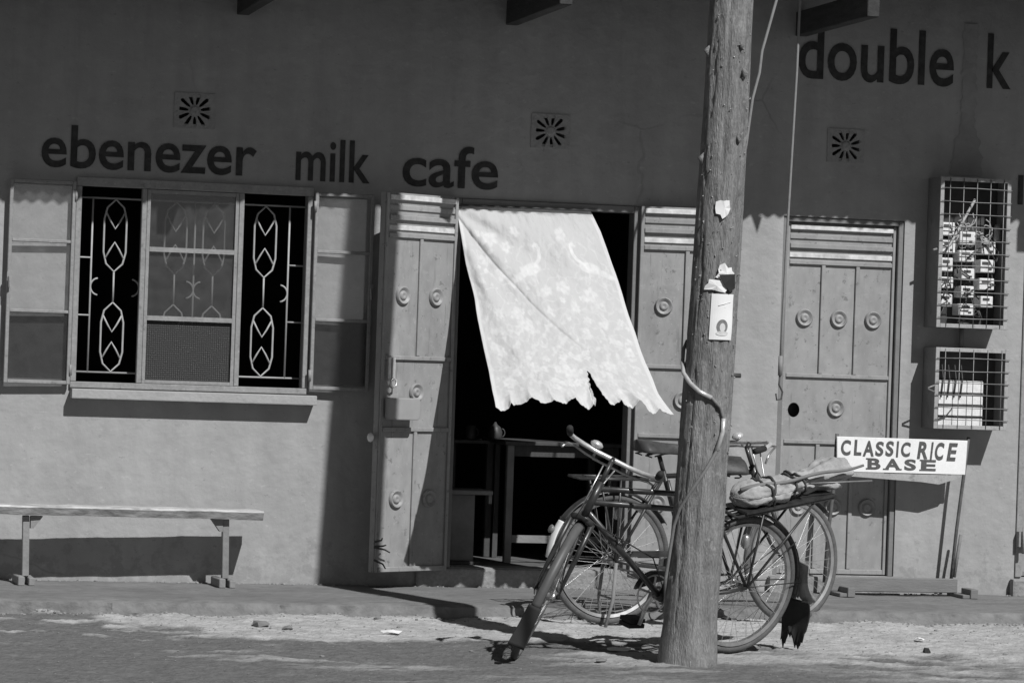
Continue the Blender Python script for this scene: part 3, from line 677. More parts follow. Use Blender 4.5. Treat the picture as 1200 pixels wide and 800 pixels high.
# ================================================================ CURTAIN
def build_curtain():
    L = [(535, 241, 0), (537, 256, .04), (546, 310, .24), (560, 375, .50), (573, 432, .74), (577, 452, .84), (580, 479, 1)]
    R = [(690, 243, 0), (704, 272, .10), (722, 322, .30), (741, 378, .54), (755, 425, .75), (771, 461, .88), (789, 486, 1)]
    def lerp(P, v):
        for a, b in zip(P, P[1:]):
            if v <= b[2]:
                t = (v - a[2]) / (b[2] - a[2]); return a[0] + (b[0] - a[0]) * t, a[1] + (b[1] - a[1]) * t
        return P[-1][0], P[-1][1]
    out = lambda v: -.006 - 1.05 * v ** 1.25
    nu, nv, us, vs_ = 220, 230, .60, .80
    def pat(u, v):
        """woven figure of the lace: two long necked birds over sprays of flowers"""
        x = u; y = v * 1.25
        s = 0.0
        def seg(pts, r):
            best = 9
            for (ax, ay), (bx, by) in zip(pts, pts[1:]):
                dx, dy = bx - ax, by - ay; t = max(0, min(1, ((x - ax) * dx + (y - ay) * dy) / (dx * dx + dy * dy)))
                best = min(best, math.hypot(x - ax - t * dx, y - ay - t * dy))
            return 1 - ss(r * .8, r * 1.2, best)
        def ell(cx, cy, rx, ry, t):
            c, d = math.cos(t), math.sin(t); dx, dy = x - cx, y - cy; return 1 - ss(.75, 1.1, math.hypot((dx * c + dy * d) / rx, (-dx * d + dy * c) / ry))
        for ox, sg in ((.47, 1), (.80, -1)):
            neck = [(ox + sg * .035, .195), (ox + sg * .052, .215), (ox + sg * .05, .25), (ox + sg * .035, .28), (ox + sg * .005, .31)]
            s = max(s, .8 * seg(neck, .011), .8 * seg([(ox + sg * .05, .197), (ox + sg * .022, .203)], .008), .75 * ell(ox - sg * .035, .335, .075, .036, sg * -.25), .6 * ell(ox - sg * .12, .375, .10, .022, sg * -.45), .5 * seg([(ox - sg * .02, .37), (ox - sg * .01, .42)], .005))
        wx, wy = x + .02 * fbm(u * 9, v * 9, 7.0, 3), y + .02 * fbm(u * 9, v * 9, 17.0, 3)
        def blob(cx, cy, r, n):
            dx, dy = wx - cx, wy - cy
            if dx * dx + dy * dy > r * r * 4: return 0.0
            a = math.atan2(dy, dx); d = math.hypot(dx, dy) / r; e = .72 + .42 * abs(math.cos(n * a * .5 + cx * 40))
            return (1 - ss(.6, 1.05, d / e)) * (.55 + .45 * ss(.1, .35, d))
        for (cx, cy, r, n) in FLW: s = max(s, .62 * blob(cx, cy, r, n))
        lw = max(0, 1 - abs(fbm(u * 11 + 3, v * 13, 3.0, 3)) * 9)          # trailing stems
        s = max(s, .42 * lw * ss(.06, .2, v), .5 * ss(.12, .42, fbm(u * 20, v * 24, 3.0, 3)) * ss(.36, .6, v), .45 * ss(.88, .96, v + .015 * math.sin(u * 60)))
        s *= .75 + .5 * fbm(u * 40, v * 46, 5.0, 2)
        s = max(s, .5 * (1 - ss(.018, .03, u)), .5 * (1 - ss(.018, .03, 1 - u)))
        return s
    r2 = random.Random(3); FLW = [(.20, .16, .05), (.30, .21, .04), (.38, .12, .035), (.15, .28, .035), (.70, .15, .04), (.25, .36, .05), (.62, .45, .05), (.5, .47, .045), (.78, .5, .05)]
    FLW = [(a, b, c, 5) for a, b, c in FLW] + [(r2.uniform(.06, .95), r2.uniform(.5, 1.2), r2.uniform(.012, .04), r2.choice([3, 4, 5, 6, 8])) for k in range(80)]
    FLW += [(r2.uniform(.06, .40), r2.uniform(.1, .5), r2.uniform(.010, .02), r2.choice([2, 3, 4])) for k in range(22)]
    hem = lambda u: 1 + .030 * abs(math.sin(u * math.pi * 8.5 + .4 + .4 * math.sin(u * 9))) ** .8 - .022 + .03 * fbm(u * 7, 2.2, 1, 3) 
    vs = []; vals = []
    for j in range(nv + 1):
        for i in range(nu + 1):
            u = i / nu; v = j / nv; vv = v
            if v > .84: vv = v + (hem(u) - 1) * ((v - .84) / .16) ** 1.6 + .006 * fbm(u * 60, 5.2, 1, 2) * ss(.955, 1, v)
            lx, ly = lerp(L, min(v, 1)); rx, ry = lerp(R, min(v, 1))
            # the hem in the middle hangs a little higher than the corners
            sag = -10 * math.sin(math.pi * u) * ss(.5, 1, v) + 900 * (vv - v) * .28
            px = lx + (rx - lx) * u; py = ly + (ry - ly) * u + sag; px += 3.0 * fbm(u * 4, v * 4, 8.8, 2) * ss(.1, .5, v)
            if v > vs_:
                g = (v - vs_) / (1 - vs_); px += ((9 * g ** .8 + 2.5 * fbm(v * 30, 1, 2, 2)) if u > us else (-5 * g - 2 * fbm(v * 34, 8, 2, 2))) * math.exp(-abs(u - us) * 6); py += (7 * g if u < us else -2 * g) * math.exp(-abs(u - us) * 12)
            y = out(v)
            # billow, folds fanning from the top left corner, fine ripples
            y -= .05 * math.sin(math.pi * u) * math.sin(math.pi * min(1, v * 1.1))
            ang = math.atan2(v * 1.2 + .02, u + .04)
            y += .016 * math.sin(ang * 13 + 1.0) * ss(.0, .35, u + v) * (1 - .5 * v) + .007 * math.exp(-((v - u * 1.02 - .04) / .013) ** 2) * ss(.75, .5, u)
            y += .012 * fbm(u * 5, v * 5, 2.2) + .004 * fbm(u * 18, v * 18, 5)
            y += .008 * math.sin(u * 27 + 2 * fbm(u * 4, 1, 1, 2)) * ss(.6, 1, v)
            y = min(y, -.006)
            vs.append(W(px, py, y)); vals.append(pat(u, v))
    fs = [(j * (nu + 1) + i, j * (nu + 1) + i + 1, (j + 1) * (nu + 1) + i + 1, (j + 1) * (nu + 1) + i) for j in range(nv) for i in range(nu)
          if not (j / nv >= vs_ and i == int(us * nu))]
    # the column at the slit is dropped, so its two sides part
    base = W(612, 241, -.03)
    me = bpy.data.meshes.new('curtain'); me.from_pydata([tuple(v - base) for v in vs], [], fs)
    me.polygons.foreach_set('use_smooth', [True] * len(me.polygons))
    at = me.attributes.new('lace', 'FLOAT', 'POINT'); at.data.foreach_set('value', vals)
    me.materials.append(attr_mat('lace_cloth', 'lace', .62, .86, rough=.9, bump=.3, bscale=220, fine=.05, finescale=300, transl=.22)); me.update()
    o = bpy.data.objects.new('curtain', me); C.objects.link(o); o.location = base
    md = o.modifiers.new('cloth', 'SOLIDIFY'); md.thickness = .0015
    tag(o, 'white lace door curtain with birds and flowers blown out of the cafe doorway', 'curtain')
    rod = MB(); rod.tube([W(528, 240, -.02), W(700, 247, -.02)], .006, 8)
    r = mesh_obj('rod', rod, 'cable', o)
build_curtain()

# ================================================================ INDOOR FURNITURE
FZ = .197
def indoor():
    t = thing('counter_table', 'dark wooden table standing inside the cafe doorway', 'table', (W(640, 600, .75).x, .75, FZ))
    xa, xb = W(591, 600, .5).x, W(725, 600, .5).x; zt = W(630, 518, .5).z
    mb = MB(); mb.box(xa - .02, xb, .45, 1.05, zt - .02, zt + .004); bevel(mesh_obj('tabletop', mb, 'darkwood', t), .004)
    mb = MB(); mb.box(xa + .045, xb - .05, .49, .51, zt - .085, zt - .022); mesh_obj('apron', mb, 'darkwood', t)
    for x in (xa, xb - .06):
        for y in (.47, .98):
            mb = MB(); mb.box(x, x + .042, y, y + .045, FZ, zt - .021); bevel(mesh_obj('leg', mb, 'intwood' if y < .6 and x < .2 else 'darkwood', t), .003)
    z = W(615, 631, .5).z; mb = MB(); mb.box(xa + .043, xb - .061, .475, .495, z - .022, z + .022); mesh_obj('stretcher', mb, 'intwood', t)
    s = thing('wooden_stool', 'low wooden stool with one broad plank leg inside the doorway', 'stool', (W(540, 655, .35).x, .35, FZ))
    xa, xb = W(521, 600, .35).x, W(571, 600, .35).x; zt = W(545, 574, .35).z
    mb = MB(); mb.box(xa, xb, .22, .52, zt - .02, zt + .005); bevel(mesh_obj('seat', mb, 'intwood', s), .004)
    mb = MB(); mb.box(xb - .022, xb - .004, .23, .26, zt - .07, zt - .021); mesh_obj('bracket', mb, 'intwood', s)
    mb = MB(); mb.box(xa + .02, W(553, 600, .35).x, .28, .33, FZ + .022, zt - .021); bevel(mesh_obj('leg', mb, 'intwood', s), .005)
    mb = MB(); mb.box(xa - .01, W(561, 600, .35).x, .24, .44, FZ, FZ + .021); bevel(mesh_obj('foot', mb, 'darkwood', s), .004)
    sh = thing('wall_shelf', 'dim wooden shelf holding mugs inside the cafe', 'shelf', (W(560, 515, .95).x, .95, W(560, 515, .95).z - .02))
    z = W(560, 515, .95).z; mb = MB(); mb.box(W(528, 515, .95).x, W(588, 515, .95).x, .85, 1.1, z - .02, z - .001); mesh_obj('board', mb, 'darkwood', sh)
    for px in (532, 584):
        x = W(px, 515, .95).x; mb = MB(); mb.box(x - .015, x + .015, .95, 1.0, FZ, z - .021); mesh_obj('leg', mb, 'darkwood', sh)
    for px, r, h, lab, k in ((551, .03, .085, 'small plain tin mug on the indoor shelf', 0), (580, .042, .09, 'round lidded pot on the indoor shelf', 1)):
        c = W(px, 513, .95); prof = [(r * .9, 0), (r, .01), (r, h), (r * .9, h), (r * .85, .02)] if k == 0 else [(r * .6, 0), (r, .02), (r * 1.05, .05), (r * .8, .075), (r * .75, .08), (r * .3, .095), (r * .12, .11)]
        t2 = thing('mug' if k == 0 else 'lidded_pot', lab, 'mug' if k == 0 else 'pot', (c.x, .95, z))
        mb = MB(); mb.lathe(prof, 18, lambda a, b, hh: (c.x + a, .95 + b, z + hh), cap=True); mesh_obj('body', mb, 'mug', t2)
        mb = MB(); mb.tube([(c.x + r * .95 + .02 * math.sin(q), .95, z + .045 - .025 * math.cos(q)) for q in [math.pi * i / 6 for i in range(7)]], .004, 6); mesh_obj('handle', mb, 'mug', t2)
indoor()

# ================================================================ BENCH
def bench():
    ya, yb = -.335, -.145
    p0 = W(-60, 590, ya); p1 = W(307, 598, ya); zt = W(150, 595, ya).z; th = .052
    b = thing('bench', 'weathered pale plank bench on two legs standing below the barred window', 'bench', (W(140, 680, -.24).x, -.24, WALKZ))
    n = 70; mb = MB(); vs = []
    for i in range(n + 1):
        u = i / n; x = p0.x + (p1.x - p0.x) * u; sk = -.06 * (1 - u); dz = .003 * fbm(x * 3, 1, 3) + .006 * (1 - u)
        for (yy, zz) in ((ya + .026, zt - th), (ya - .001, zt - .010), (ya + .006, zt), (yb - .006, zt), (yb, zt - .006), (yb, zt - th)):
            vs.append((x + (.012 if i == n and yy < -.25 else 0), yy + sk + .003 * fbm(x * 5, zz * 30, 3), zz + dz + .0022 * fbm(x * 17, yy * 30, 4)))
    fs = [(i * 6 + k, i * 6 + (k + 1) % 6, (i + 1) * 6 + (k + 1) % 6, (i + 1) * 6 + k) for i in range(n) for k in range(6)] + [tuple(range(6)), tuple(n * 6 + k for k in range(5, -1, -1))]
    mb.add(vs, fs, False)
    smooth_fix(mesh_obj('seat', mb, 'bench', b), 45)
    for px, dy in ((27, -.055), (262, -.012)):
        x = W(px, 640, -.25).x; yc = -.24 + dy
        mb = MB(); mb.bar((x + .012, yc, WALKZ + .045), (x + .005, yc, zt - th - .002), .036, .05, (0, 1, 0)); bevel(mesh_obj('leg', mb, 'benchleg', b), .003)
        mb = MB(); mb.hexa([(x - .035, yc - .115, WALKZ), (x + .0, yc - .115, WALKZ), (x - .012, yc + .12, WALKZ), (x - .047, yc + .12, WALKZ), (x - .035, yc - .115, WALKZ + .05), (x, yc - .115, WALKZ + .05), (x - .012, yc + .12, WALKZ + .048), (x - .047, yc + .12, WALKZ + .048)]); bevel(mesh_obj('foot', mb, 'benchleg', b), .004)
        mb = MB(); mb.box(x + .022, x + .055, yc - .115, yc + .11, WALKZ, WALKZ + .042); bevel(mesh_obj('foot', mb, 'benchleg', b), .004)
        sg = -1 if px > 100 else 1
        mb = MB(); x2 = x + (.03 if sg > 0 else -.012); mb.hexa([(x2, yc - .03, zt - th - .07), (x2 + sg * .015, yc - .03, zt - th - .07), (x2 + sg * .015, yc + .03, zt - th - .07), (x2, yc + .03, zt - th - .07),
                                    (x2, yc - .03, zt - th - .003), (x2 + sg * .065, yc - .03, zt - th - .003), (x2 + sg * .065, yc + .03, zt - th - .003), (x2, yc + .03, zt - th - .003)]); smooth_fix(mesh_obj('brace', mb, 'benchleg', b))
bench()

# ================================================================ SIGN
def sign():
    y = -.16
    tl, tr, bl, br = W(980, 511, y), W(1133, 516, y), W(980, 552, y), W(1130, 556, y)
    s = thing('sign_board', 'white hand painted board reading CLASSIC RICE BASE on two thin posts', 'sign', (W(1050, 690, y).x, y, WALKZ))
    def T(a, b, c):     # 0..1 across, 0..1 up
        p = (bl * (1 - a) + br * a) * (1 - b) + (tl * (1 - a) + tr * a) * b; return (p.x, y - c, p.z)
    mb = MB(); mb.box(0, 1, 0, 1, 0, .014, T); bevel(mesh_obj('board', mb, 'signwhite', s), .002)
    mb = MB(); mb.box(.06, .97, -.11, -.015, .004, .012, T); 
    # lower strip hangs crooked
    q = [(.11, -.02), (.97, -.02), (.955, -.10), (.80, -.30), (.66, -.24), (.11, -.13)]
    mb = MB(); n = len(q); mb.add([T(a, b, .003) for a, b in q] + [T(a, b, .010) for a, b in q], [tuple(range(n))[::-1], tuple(range(n, 2 * n))] + [(k, (k + 1) % n, n + (k + 1) % n, n + k) for k in range(n)])
    smooth_fix(mesh_obj('lower_strip', mb, 'boxframe', s))
    def tx(txt, a0, a1, b0, b1, bold, shear=0): mesh_obj('lettering', text_mb(txt, a0, a1, b0, b1, 0, bold, shear, .0006, T=lambda a, b, c: T(a, b, .0165 + c)), 'signink', s)
    
    for k, (ch, a0, a1) in enumerate((('C', .03, .105), ('L', .128, .185), ('A', .195, .28), ('S', .292, .355), ('S', .37, .432), ('I', .452, .472), ('C', .49, .562))): tx(ch, a0, a1, .47 + .012 * math.sin(k * 2.2), .91 + .015 * math.sin(k * 1.7), .03, .08)
    for k, (ch, a0, a1) in enumerate((('R', .615, .695), ('I', .715, .738), ('C', .752, .822), ('E', .845, .925))): tx(ch, a0, a1, .43 - .012 * k, .93 - .004 * k, .032, .14)
    for ch, a0, a1 in (('B', .235, .335), ('A', .365, .490), ('S', .520, .610), ('E', .650, .765)): tx(ch, a0, a1, .09, .41, .034, 0)
    for a0, a1, b0 in ((.222, .25, .09), (.222, .25, .375), (.355, .40, .09), (.455, .50, .09), (.638, .665, .09), (.638, .665, .375)):
        mb = MB(); mb.box(a0, a1, b0, b0 + .035, .0155, .0172, T); mesh_obj('lettering', mb, 'signink', s)
    mb = MB(); mb.tube([W(981, 508, y + .02), W(978, 560, y + .02), W(971, 620, y + .03), W(966, 682, y + .03)], .012, 8); mesh_obj('post', mb, 'signpost', s)
    mb = MB(); mb.tube([W(1135, 512, y + .02), W(1129, 560, y + .02), W(1121, 620, y + .03), W(1114, 684, y + .03)], .011, 8); mesh_obj('post', mb, 'signpost', s)
    mb = MB(); mb.tube([W(1126, 626, y + .06), W(1118, 676, y + .05)], .010, 6); mesh_obj('prop', mb, 'plank', s)
    a = W(968, 672, y); b = W(1121, 682, y)
    mb = MB(); mb.box(a.x, b.x, y - .018, y + .018, WALKZ + .022, WALKZ + .105); o = mesh_obj('base_plank', mb, 'plank', s); bevel(o, .004)
    for px in (979, 1122):
        x = W(px, 690, y).x; mb = MB(); mb.box(x - .03, x + .03, y - .16, y + .09, WALKZ + .0, WALKZ + .021 if px < 0 else WALKZ + .0215); mb.box(x + .015, x + .06, y - .17, y - .02, WALKZ, WALKZ + .055); bevel(mesh_obj('foot', mb, 'plank', s), .003)
sign()

# ================================================================ METER BOXES
def meter_box(tl, br_, lab, upper):
    y = -.20; a = W(*tl, y); b = W(*br_, y); x0, x1, z0, z1 = a.x, b.x, b.z, a.z
    t = thing('meter_box', lab, 'meter box', ((x0 + x1) / 2, -.1, z0), 'caged meter boxes on the wall')
    mb = MB(); th = .006
    mb.box(x0, x0 + th, y, -.004, z0, z1); mb.box(x1 - th, x1, y, -.004, z0, z1); mb.box(x0 + th, x1 - th, y, -.004, z0, z0 + th); mb.box(x0 + th, x1 - th, y, -.004, z1 - th, z1)
    mesh_obj('case', mb, 'boxside', t)
    mb = MB(); mb.box(x0 + th + .001, x1 - th - .001, -.02, -.005, z0 + th + .001, z1 - th - .001); mesh_obj('back_board', mb, 'boxback', t)
    fw = .022; mb = MB()
    mb.box(x0 - .002, x0 + fw, y - .006, y - .0005, z0 - .002, z1 + .002); mb.box(x1 - fw, x1 + .002, y - .006, y - .0005, z0 - .002, z1 + .002)
    mb.box(x0 + fw, x1 - fw, y - .006, y - .0005, z0 - .002, z0 + fw); mb.box(x0 + fw, x1 - fw, y - .006, y - .0005, z1 - fw, z1 + .002)
    bevel(mesh_obj('front_frame', mb, 'boxframe', t), .002)
    mb = MB(); nx = 5; step = .0795
    for k in range(nx):
        x = x0 + fw + .035 + k * (x1 - x0 - 2 * fw - .05) / (nx - 1) * .98
        mb.tube([(x, y - .009, z0 + .004), (x, y - .009, z1 - .004)], .0026, 5)
    nz = int((z1 - z0) / .0765)
    for k in range(1, nz + 1):
        z = z1 - (k - .15) * (z1 - z0) / (nz + .6); w = .004 * math.sin(k * 2.1)
        mb.tube([(x0 + .002, y - .014, z), ((x0 + x1) / 2, y - .015, z + w), (x1 + .004, y - .014, z)], .0026, 5)
    mesh_obj('wire_mesh', mb, 'wire', t)
    r = random.Random(5 if upper else 6)
    if upper:
        cells = []
        for c, (cx, cw) in enumerate(((.085, .11), (.21, .125), (.335, .12))):
            for k in range(6):
                h = .085; zc = z1 - .30 - k * .105 - (.05 if c == 1 else 0)
                if c and k > 4: continue
                if c == 2 and k == 0: continue
                cells.append((x0 + cx + r.uniform(-.006, .006), zc, cw * r.uniform(.62, .8), h * r.uniform(.75, .95)))
        for (cx, zc, cw, h) in cells:
            if zc - h / 2 < z0 + .06: continue
            mb = MB(); d = r.uniform(.12, .15); mb.box(cx - cw / 2, cx + cw / 2, -d, -.021, zc - h / 2, zc + h / 2); o = mesh_obj('meter', mb, 'meter', t); bevel(o, .004)
            mb = MB(); mb.box(cx - cw * .34, cx + cw * .2, -d - .003, -d - .0005, zc + h * .12, zc + h * .34); mb.box(cx + cw * .1, cx + cw * .3, -d - .003, -d - .0005, zc - h * .3, zc - h * .15); mesh_obj('dial', mb, 'meterdark', t)
        mb = MB()
        for k in range(20):
            xa = r.uniform(x0 + .05, x1 - .08); za = r.uniform(z0 + .04, z1 - .25); pts = [Vector((xa, r.uniform(-.17, -.09), za))]
            for q in range(6): pts.append(pts[-1] + Vector((r.uniform(-.05, .05), r.uniform(-.01, .01), r.uniform(-.07, .05))))
            for q in pts: q.x = min(max(q.x, x0 + .03), x1 - .05); q.z = min(max(q.z, z0 + .03), z1 - .12)
            mb.tube(pts, .0045, 5)
        mesh_obj('cables', mb, 'cable', t)
        mb = MB()
        for k in range(16):
            xa = r.uniform(x0 + .12, x1 - .1); za = r.uniform(z1 - .34, z1 - .22)
            mb.tube([Vector((xa + .03 * math.sin(q * .9 + k), -.13 + .005 * q, za + .028 * math.cos(q * .9 + k) - .012 * q)) for q in range(8)], .0042, 5)
        mesh_obj('cables', mb, 'cablelite', t)
        mb = MB(); mb.tube([(x0 - .03, y + .01, W(1100, 293, y).z), (x0 + .08, -.165, z1 - .40), (W(1143, 230, -.15).x, -.15, z1 - .12)], .008, 6); mesh_obj('rod', mb, 'boxframe', t)
        for dx, dz in ((.33, -.44), (.405, -.36)):
            mb = MB(); mb.lathe([(.016, 0), (.02, .01), (.02, .085), (.012, .1)], 12, lambda p, q, h: (x0 + dx + p, -.1 + q, z1 + dz + h)); mesh_obj('fuse', mb, 'tin', t)
    else:
        xa, xb = x0 + .024, W(1152, 470, -.16).x; zt = W(1130, 446, -.12).z
        mb = MB(); mb.box(xa, xb, -.16, -.021, z0 + .012, zt); o = mesh_obj('meter', mb, 'meter', t); bevel(o, .005)
        for z in (zt - .08, zt - .145, zt - .21):
            mb = MB(); mb.box(xa, xb + .002, -.1635, -.1605, z - .006, z + (.006 if z < zt - .1 else .010)); mesh_obj('seam', mb, 'meterdark', t)
        mb = MB()
        for k in range(4): xq = xa + .03 + k * .04; mb.tube([(xq, -.17, zt - .10), (xq + .01, -.172, zt), (xq + .015, -.13, zt + .09)], .004, 5)
        mb.tube([(xa + .0, -.17, z0 + .05), (xa + .06, -.172, z0 + .07), (xa + .1, -.172, z0 + .12)], .004, 5)
        mesh_obj('cables', mb, 'cable', t)
        p = W(1093, 455, y); mb = MB(); mb.tube([(x0 + .0, y - .004, p.z + .02), (x0 - .045, y - .01, p.z + .004), (x0 - .045, y - .01, p.z - .004), (x0, y - .004, p.z - .02)], .005, 6); mesh_obj('hasp', mb, 'wire', t)
meter_box((1103, 207), (1179, 386), 'tall wire fronted meter box crammed with meters and tangled cables', True)
meter_box((1097, 407), (1179, 504), 'short wire fronted meter box holding one pale meter case', False)
mb = MB(); mb.tube([W(1127, 383, -.04), W(1126, 410, -.04)], .014, 10); o = mesh_obj('conduit', mb, 'boxside', BL)

# ================================================================ POLE
def pole_mat():
    M = mat('pole_timber', .165, .275, scale=3.0, rough=.9, bump=.7, bscale=26, spec=.2, stretch=(9, 9, 1.2), fine=.2, finescale=15)
    n = M.node_tree; b = n.nodes['Principled BSDF']; src = b.inputs['Base Color'].links[0].from_socket
    tc = [x for x in n.nodes if x.type == 'TEX_COORD'][0]
    for sc_, lo, hi, v in ((7, .58, .68, .10), (5, .54, .66, .33), (13, .58, .66, .36), (30, .64, .69, .45)):
        q = n.nodes.new('ShaderNodeTexNoise'); q.inputs['Scale'].default_value = sc_; q.inputs['Detail'].default_value = 6; q.inputs['Roughness'].default_value = .7; n.links.new(tc.outputs['Object'], q.inputs['Vector'])
        r = n.nodes.new('ShaderNodeMapRange'); r.inputs[1].default_value = lo; r.inputs[2].default_value = hi; r.inputs[4].default_value = .6; n.links.new(q.outputs[0], r.inputs[0])
        m = n.nodes.new('ShaderNodeMix'); m.data_type = 'RGBA'; m.inputs[7].default_value = (v, v, v, 1); n.links.new(r.outputs[0], m.inputs[0]); n.links.new(src, m.inputs[6]); src = m.outputs[2]
    n.links.new(src, b.inputs['Base Color']); return M
PB = G(805, 778); PLX = .036
def pole_c(z): return Vector((PB.x + PLX * z + .012 * math.sin(z * 1.1), PB.y, z))
def pole_r(z): return .127 - .0078 * z
def pole_pt(th, z, d=0.0):
    c = pole_c(z); r = pole_r(z) + d; return Vector((c.x + r * math.cos(th), c.y + r * math.sin(th), z))
def build_pole():
    t = thing('utility_pole', 'leaning weathered timber utility pole full of nails standing at the kerb', 'pole', (PB.x, PB.y, 0))
    nth, nz, H = 84, 420, 7.2
    cr = [(-1.9, .3, 3.4, .035), (-1.25, 1.6, 6.5, .03), (-2.5, 0, 2.0, .03), (-.7, .2, 2.2, .03), (-1.55, -.2, 1.4, .02), (-1.05, 2.2, 4.4, .03)]
    def fn(u, v):
        th = 2 * math.pi * u; z = -.15 + (H + .15) * v; d = .003 * fbm(math.cos(th) * 2, math.sin(th) * 2, z * 1.3) + .0018 * fbm(math.cos(th) * 9, math.sin(th) * 9, z * 1.2)
        for (c, za, zb, w) in cr:
            a = (th - c - .05 * math.sin(z * 2.2 + c * 5) + math.pi) % (2 * math.pi) - math.pi
            d -= .009 * math.exp(-(a / w) ** 2) * ss(za - .2, za + .2, z) * ss(zb + .2, zb - .2, z)
        ch = fbm(math.cos(th) * 4 + 9, math.sin(th) * 4, z * 5, 4); d -= .006 * ss(.28, .42, ch)
        d += .014 * ss(.25, 0, z)
        return pole_pt(th, z, d)
    mb = MB(); mb.grid(fn, nth, nz); mb.f.append(tuple((nz) * (nth + 1) + i for i in range(nth))); mb.sm.append(False)
    M = pole_mat()
    mesh_obj('trunk', mb, M, t)
    r = random.Random(11)
    mb = MB()
    for k in range(150):
        th = r.uniform(-2.9, -.3); z = r.choice([r.uniform(1.0, 2.3)] * 3 + [r.uniform(2.3, 3.9)] * 2); p = pole_pt(th, z, .0); q = pole_pt(th, z + r.uniform(-.004, .002), .003 + .006 * r.random() ** 2)
        mb.tube([p, q], .0015 + .003 * r.random() ** 2, 6)
        if r.random() < .3: e = pole_pt(th + r.uniform(.03, .09), z + r.uniform(-.01, .01), .006); mb.tube([q, e], .002, 5)
    o = mesh_obj('nails', mb, 'nail', t); o['kind'] = 'stuff'
    # knots and splinters that stand out
    for px, py, s in ((828, 60, 1.0), (863, 56, .8), (866, 88, 1.1), (822, 186, 1.0), (860, 165, .7)):
        d = ray(px, py); z = W(px, py, PB.y).z; c = pole_c(z); th = -math.pi / 2 + math.asin(max(-.98, min(.98, ((W(px, py, PB.y) - c).x) / pole_r(z)))) * .95 - .1
        mb = MB(); a = pole_pt(th, z, -.004); n = pole_pt(th, z, 1) - pole_pt(th, z, 0)
        mb.tube([a + Vector((0, 0, .025 * s)), a + n * .018 * s, a + n * .006 + Vector((0, 0, -.03 * s))], [.004, .014 * s, .004], 7); mesh_obj('knot', mb, M, t)
    mb = MB(); p = pole_pt(-.25, W(868, 440, PB.y).z, -.05); mb.tube([p, p + Vector((.085, 0, 0))], .011, 8); mesh_obj('bolt', mb, 'cable', t)
    return t
build_pole()
def on_pole(px, py, d=.004):
    """angle and height on the pole's face under a pixel"""
    o = CPOS; dv = ray(px, py); best = None
    for z0 in (W(px, py, PB.y).z,):
        z = z0
        for it in range(3):
            c = pole_c(z); r = pole_r(z) + d; ox, oy = o.x - c.x, o.y - c.y; a = dv.x ** 2 + dv.y ** 2; b = 2 * (ox * dv.x + oy * dv.y); cc = ox * ox + oy * oy - r * r
            disc = max(0, b * b - 4 * a * cc); t = (-b - math.sqrt(disc)) / (2 * a); p = o + dv * t; z = p.z
    c = pole_c(z); return math.atan2(p.y - c.y, p.x - c.x), z
def poster():
    a = on_pole(834, 343); b = on_pole(859, 346); c = on_pole(831, 396); d = on_pole(856, 400)
    th0, th1 = (a[0] + c[0]) / 2, (b[0] + d[0]) / 2; z1, z0 = (a[1] + b[1]) / 2, (c[1] + d[1]) / 2
    T = lambda u, v, dd: pole_pt(th0 + (th1 - th0) * u, z0 + (z1 - z0) * v, .0045 + dd + .003 * math.sin(v * 5) * u * (1 - v))
    o = thing('poster', 'small white paper notice with a printed portrait pinned to the pole', 'poster', tuple(pole_pt((th0 + th1) / 2, z0, .006)))
    mb = MB(); mb.grid(lambda u, v: T(u, v, .002), 10, 12, smooth=False); p = mesh_obj('paper', mb, 'poster', o)
    def ell(cx, cy, rx, ry, dd, mt, lo=0, hi=2 * math.pi, nm='portrait_print'):
        m2 = MB(); n = 22; vs = [T(cx, cy, dd)] + [T(cx + rx * math.cos(lo + (hi - lo) * k / n), cy + ry * math.sin(lo + (hi - lo) * k / n), dd) for k in range(n + 1)]
        m2.add(vs, [(0, k, k + 1) for k in range(1, n + 1)]); mesh_obj(nm, m2, mt, o)
    ell(.52, .29, .24, .155, .0036, 'printg'); ell(.53, .27, .12, .095, .0042, 'printl'); ell(.53, .14, .26, .05, .0042, 'printl')
    m2 = MB(); m2.tube([T(.3, .74, .0035), T(.55, .78, .0035), T(.85, .83, .0035)], .0025, 5, flat=.3); mesh_obj('print_line', m2, 'printl', o)
poster()
def scraps():
    r = random.Random(4)
    for (px, py, w, h, lab) in ((849, 244, .05, .07, 'torn white paper scrap nailed high on the pole'), (851, 320, .06, .05, 'torn white paper remnant above a black scrap on the pole'), (840, 335, .07, .045, 'frayed paper edge stuck on the pole over the portrait notice')):
        th, z = on_pole(px, py); mb = MB(); n = 14
        vs = [pole_pt(th, z, .012)] + [pole_pt(th + (w * math.cos(a) * q) / .12, z + h * math.sin(a) * q, .006 + .006 * r.random()) for a, q in [(2 * math.pi * k / n, r.uniform(.45, 1)) for k in range(n)]]
        mb.add(vs, [(0, 1 + k, 1 + (k + 1) % n) for k in range(n)]); o = mesh_obj('paper_scrap', mb, 'paper'); md = o.modifiers.new('t', 'SOLIDIFY'); md.thickness = .0012
        tag(o, lab, 'paper scrap', 'paper scraps on the pole')
    th, z = on_pole(853, 331, .01); mb = MB(); q = [(-.045, .035), (.03, .04), (.035, -.025), (.01, -.045), (-.02, -.01)]
    mb.add([pole_pt(th + a / .12, z + b, .017) for a, b in q], [(0, 1, 2, 3, 4)]); o = mesh_obj('plastic_scrap', mb, 'rubber'); md = o.modifiers.new('t', 'SOLIDIFY'); md.thickness = .002
    tag(o, 'black plastic scrap between paper remnants on the pole', 'scrap')
scraps()
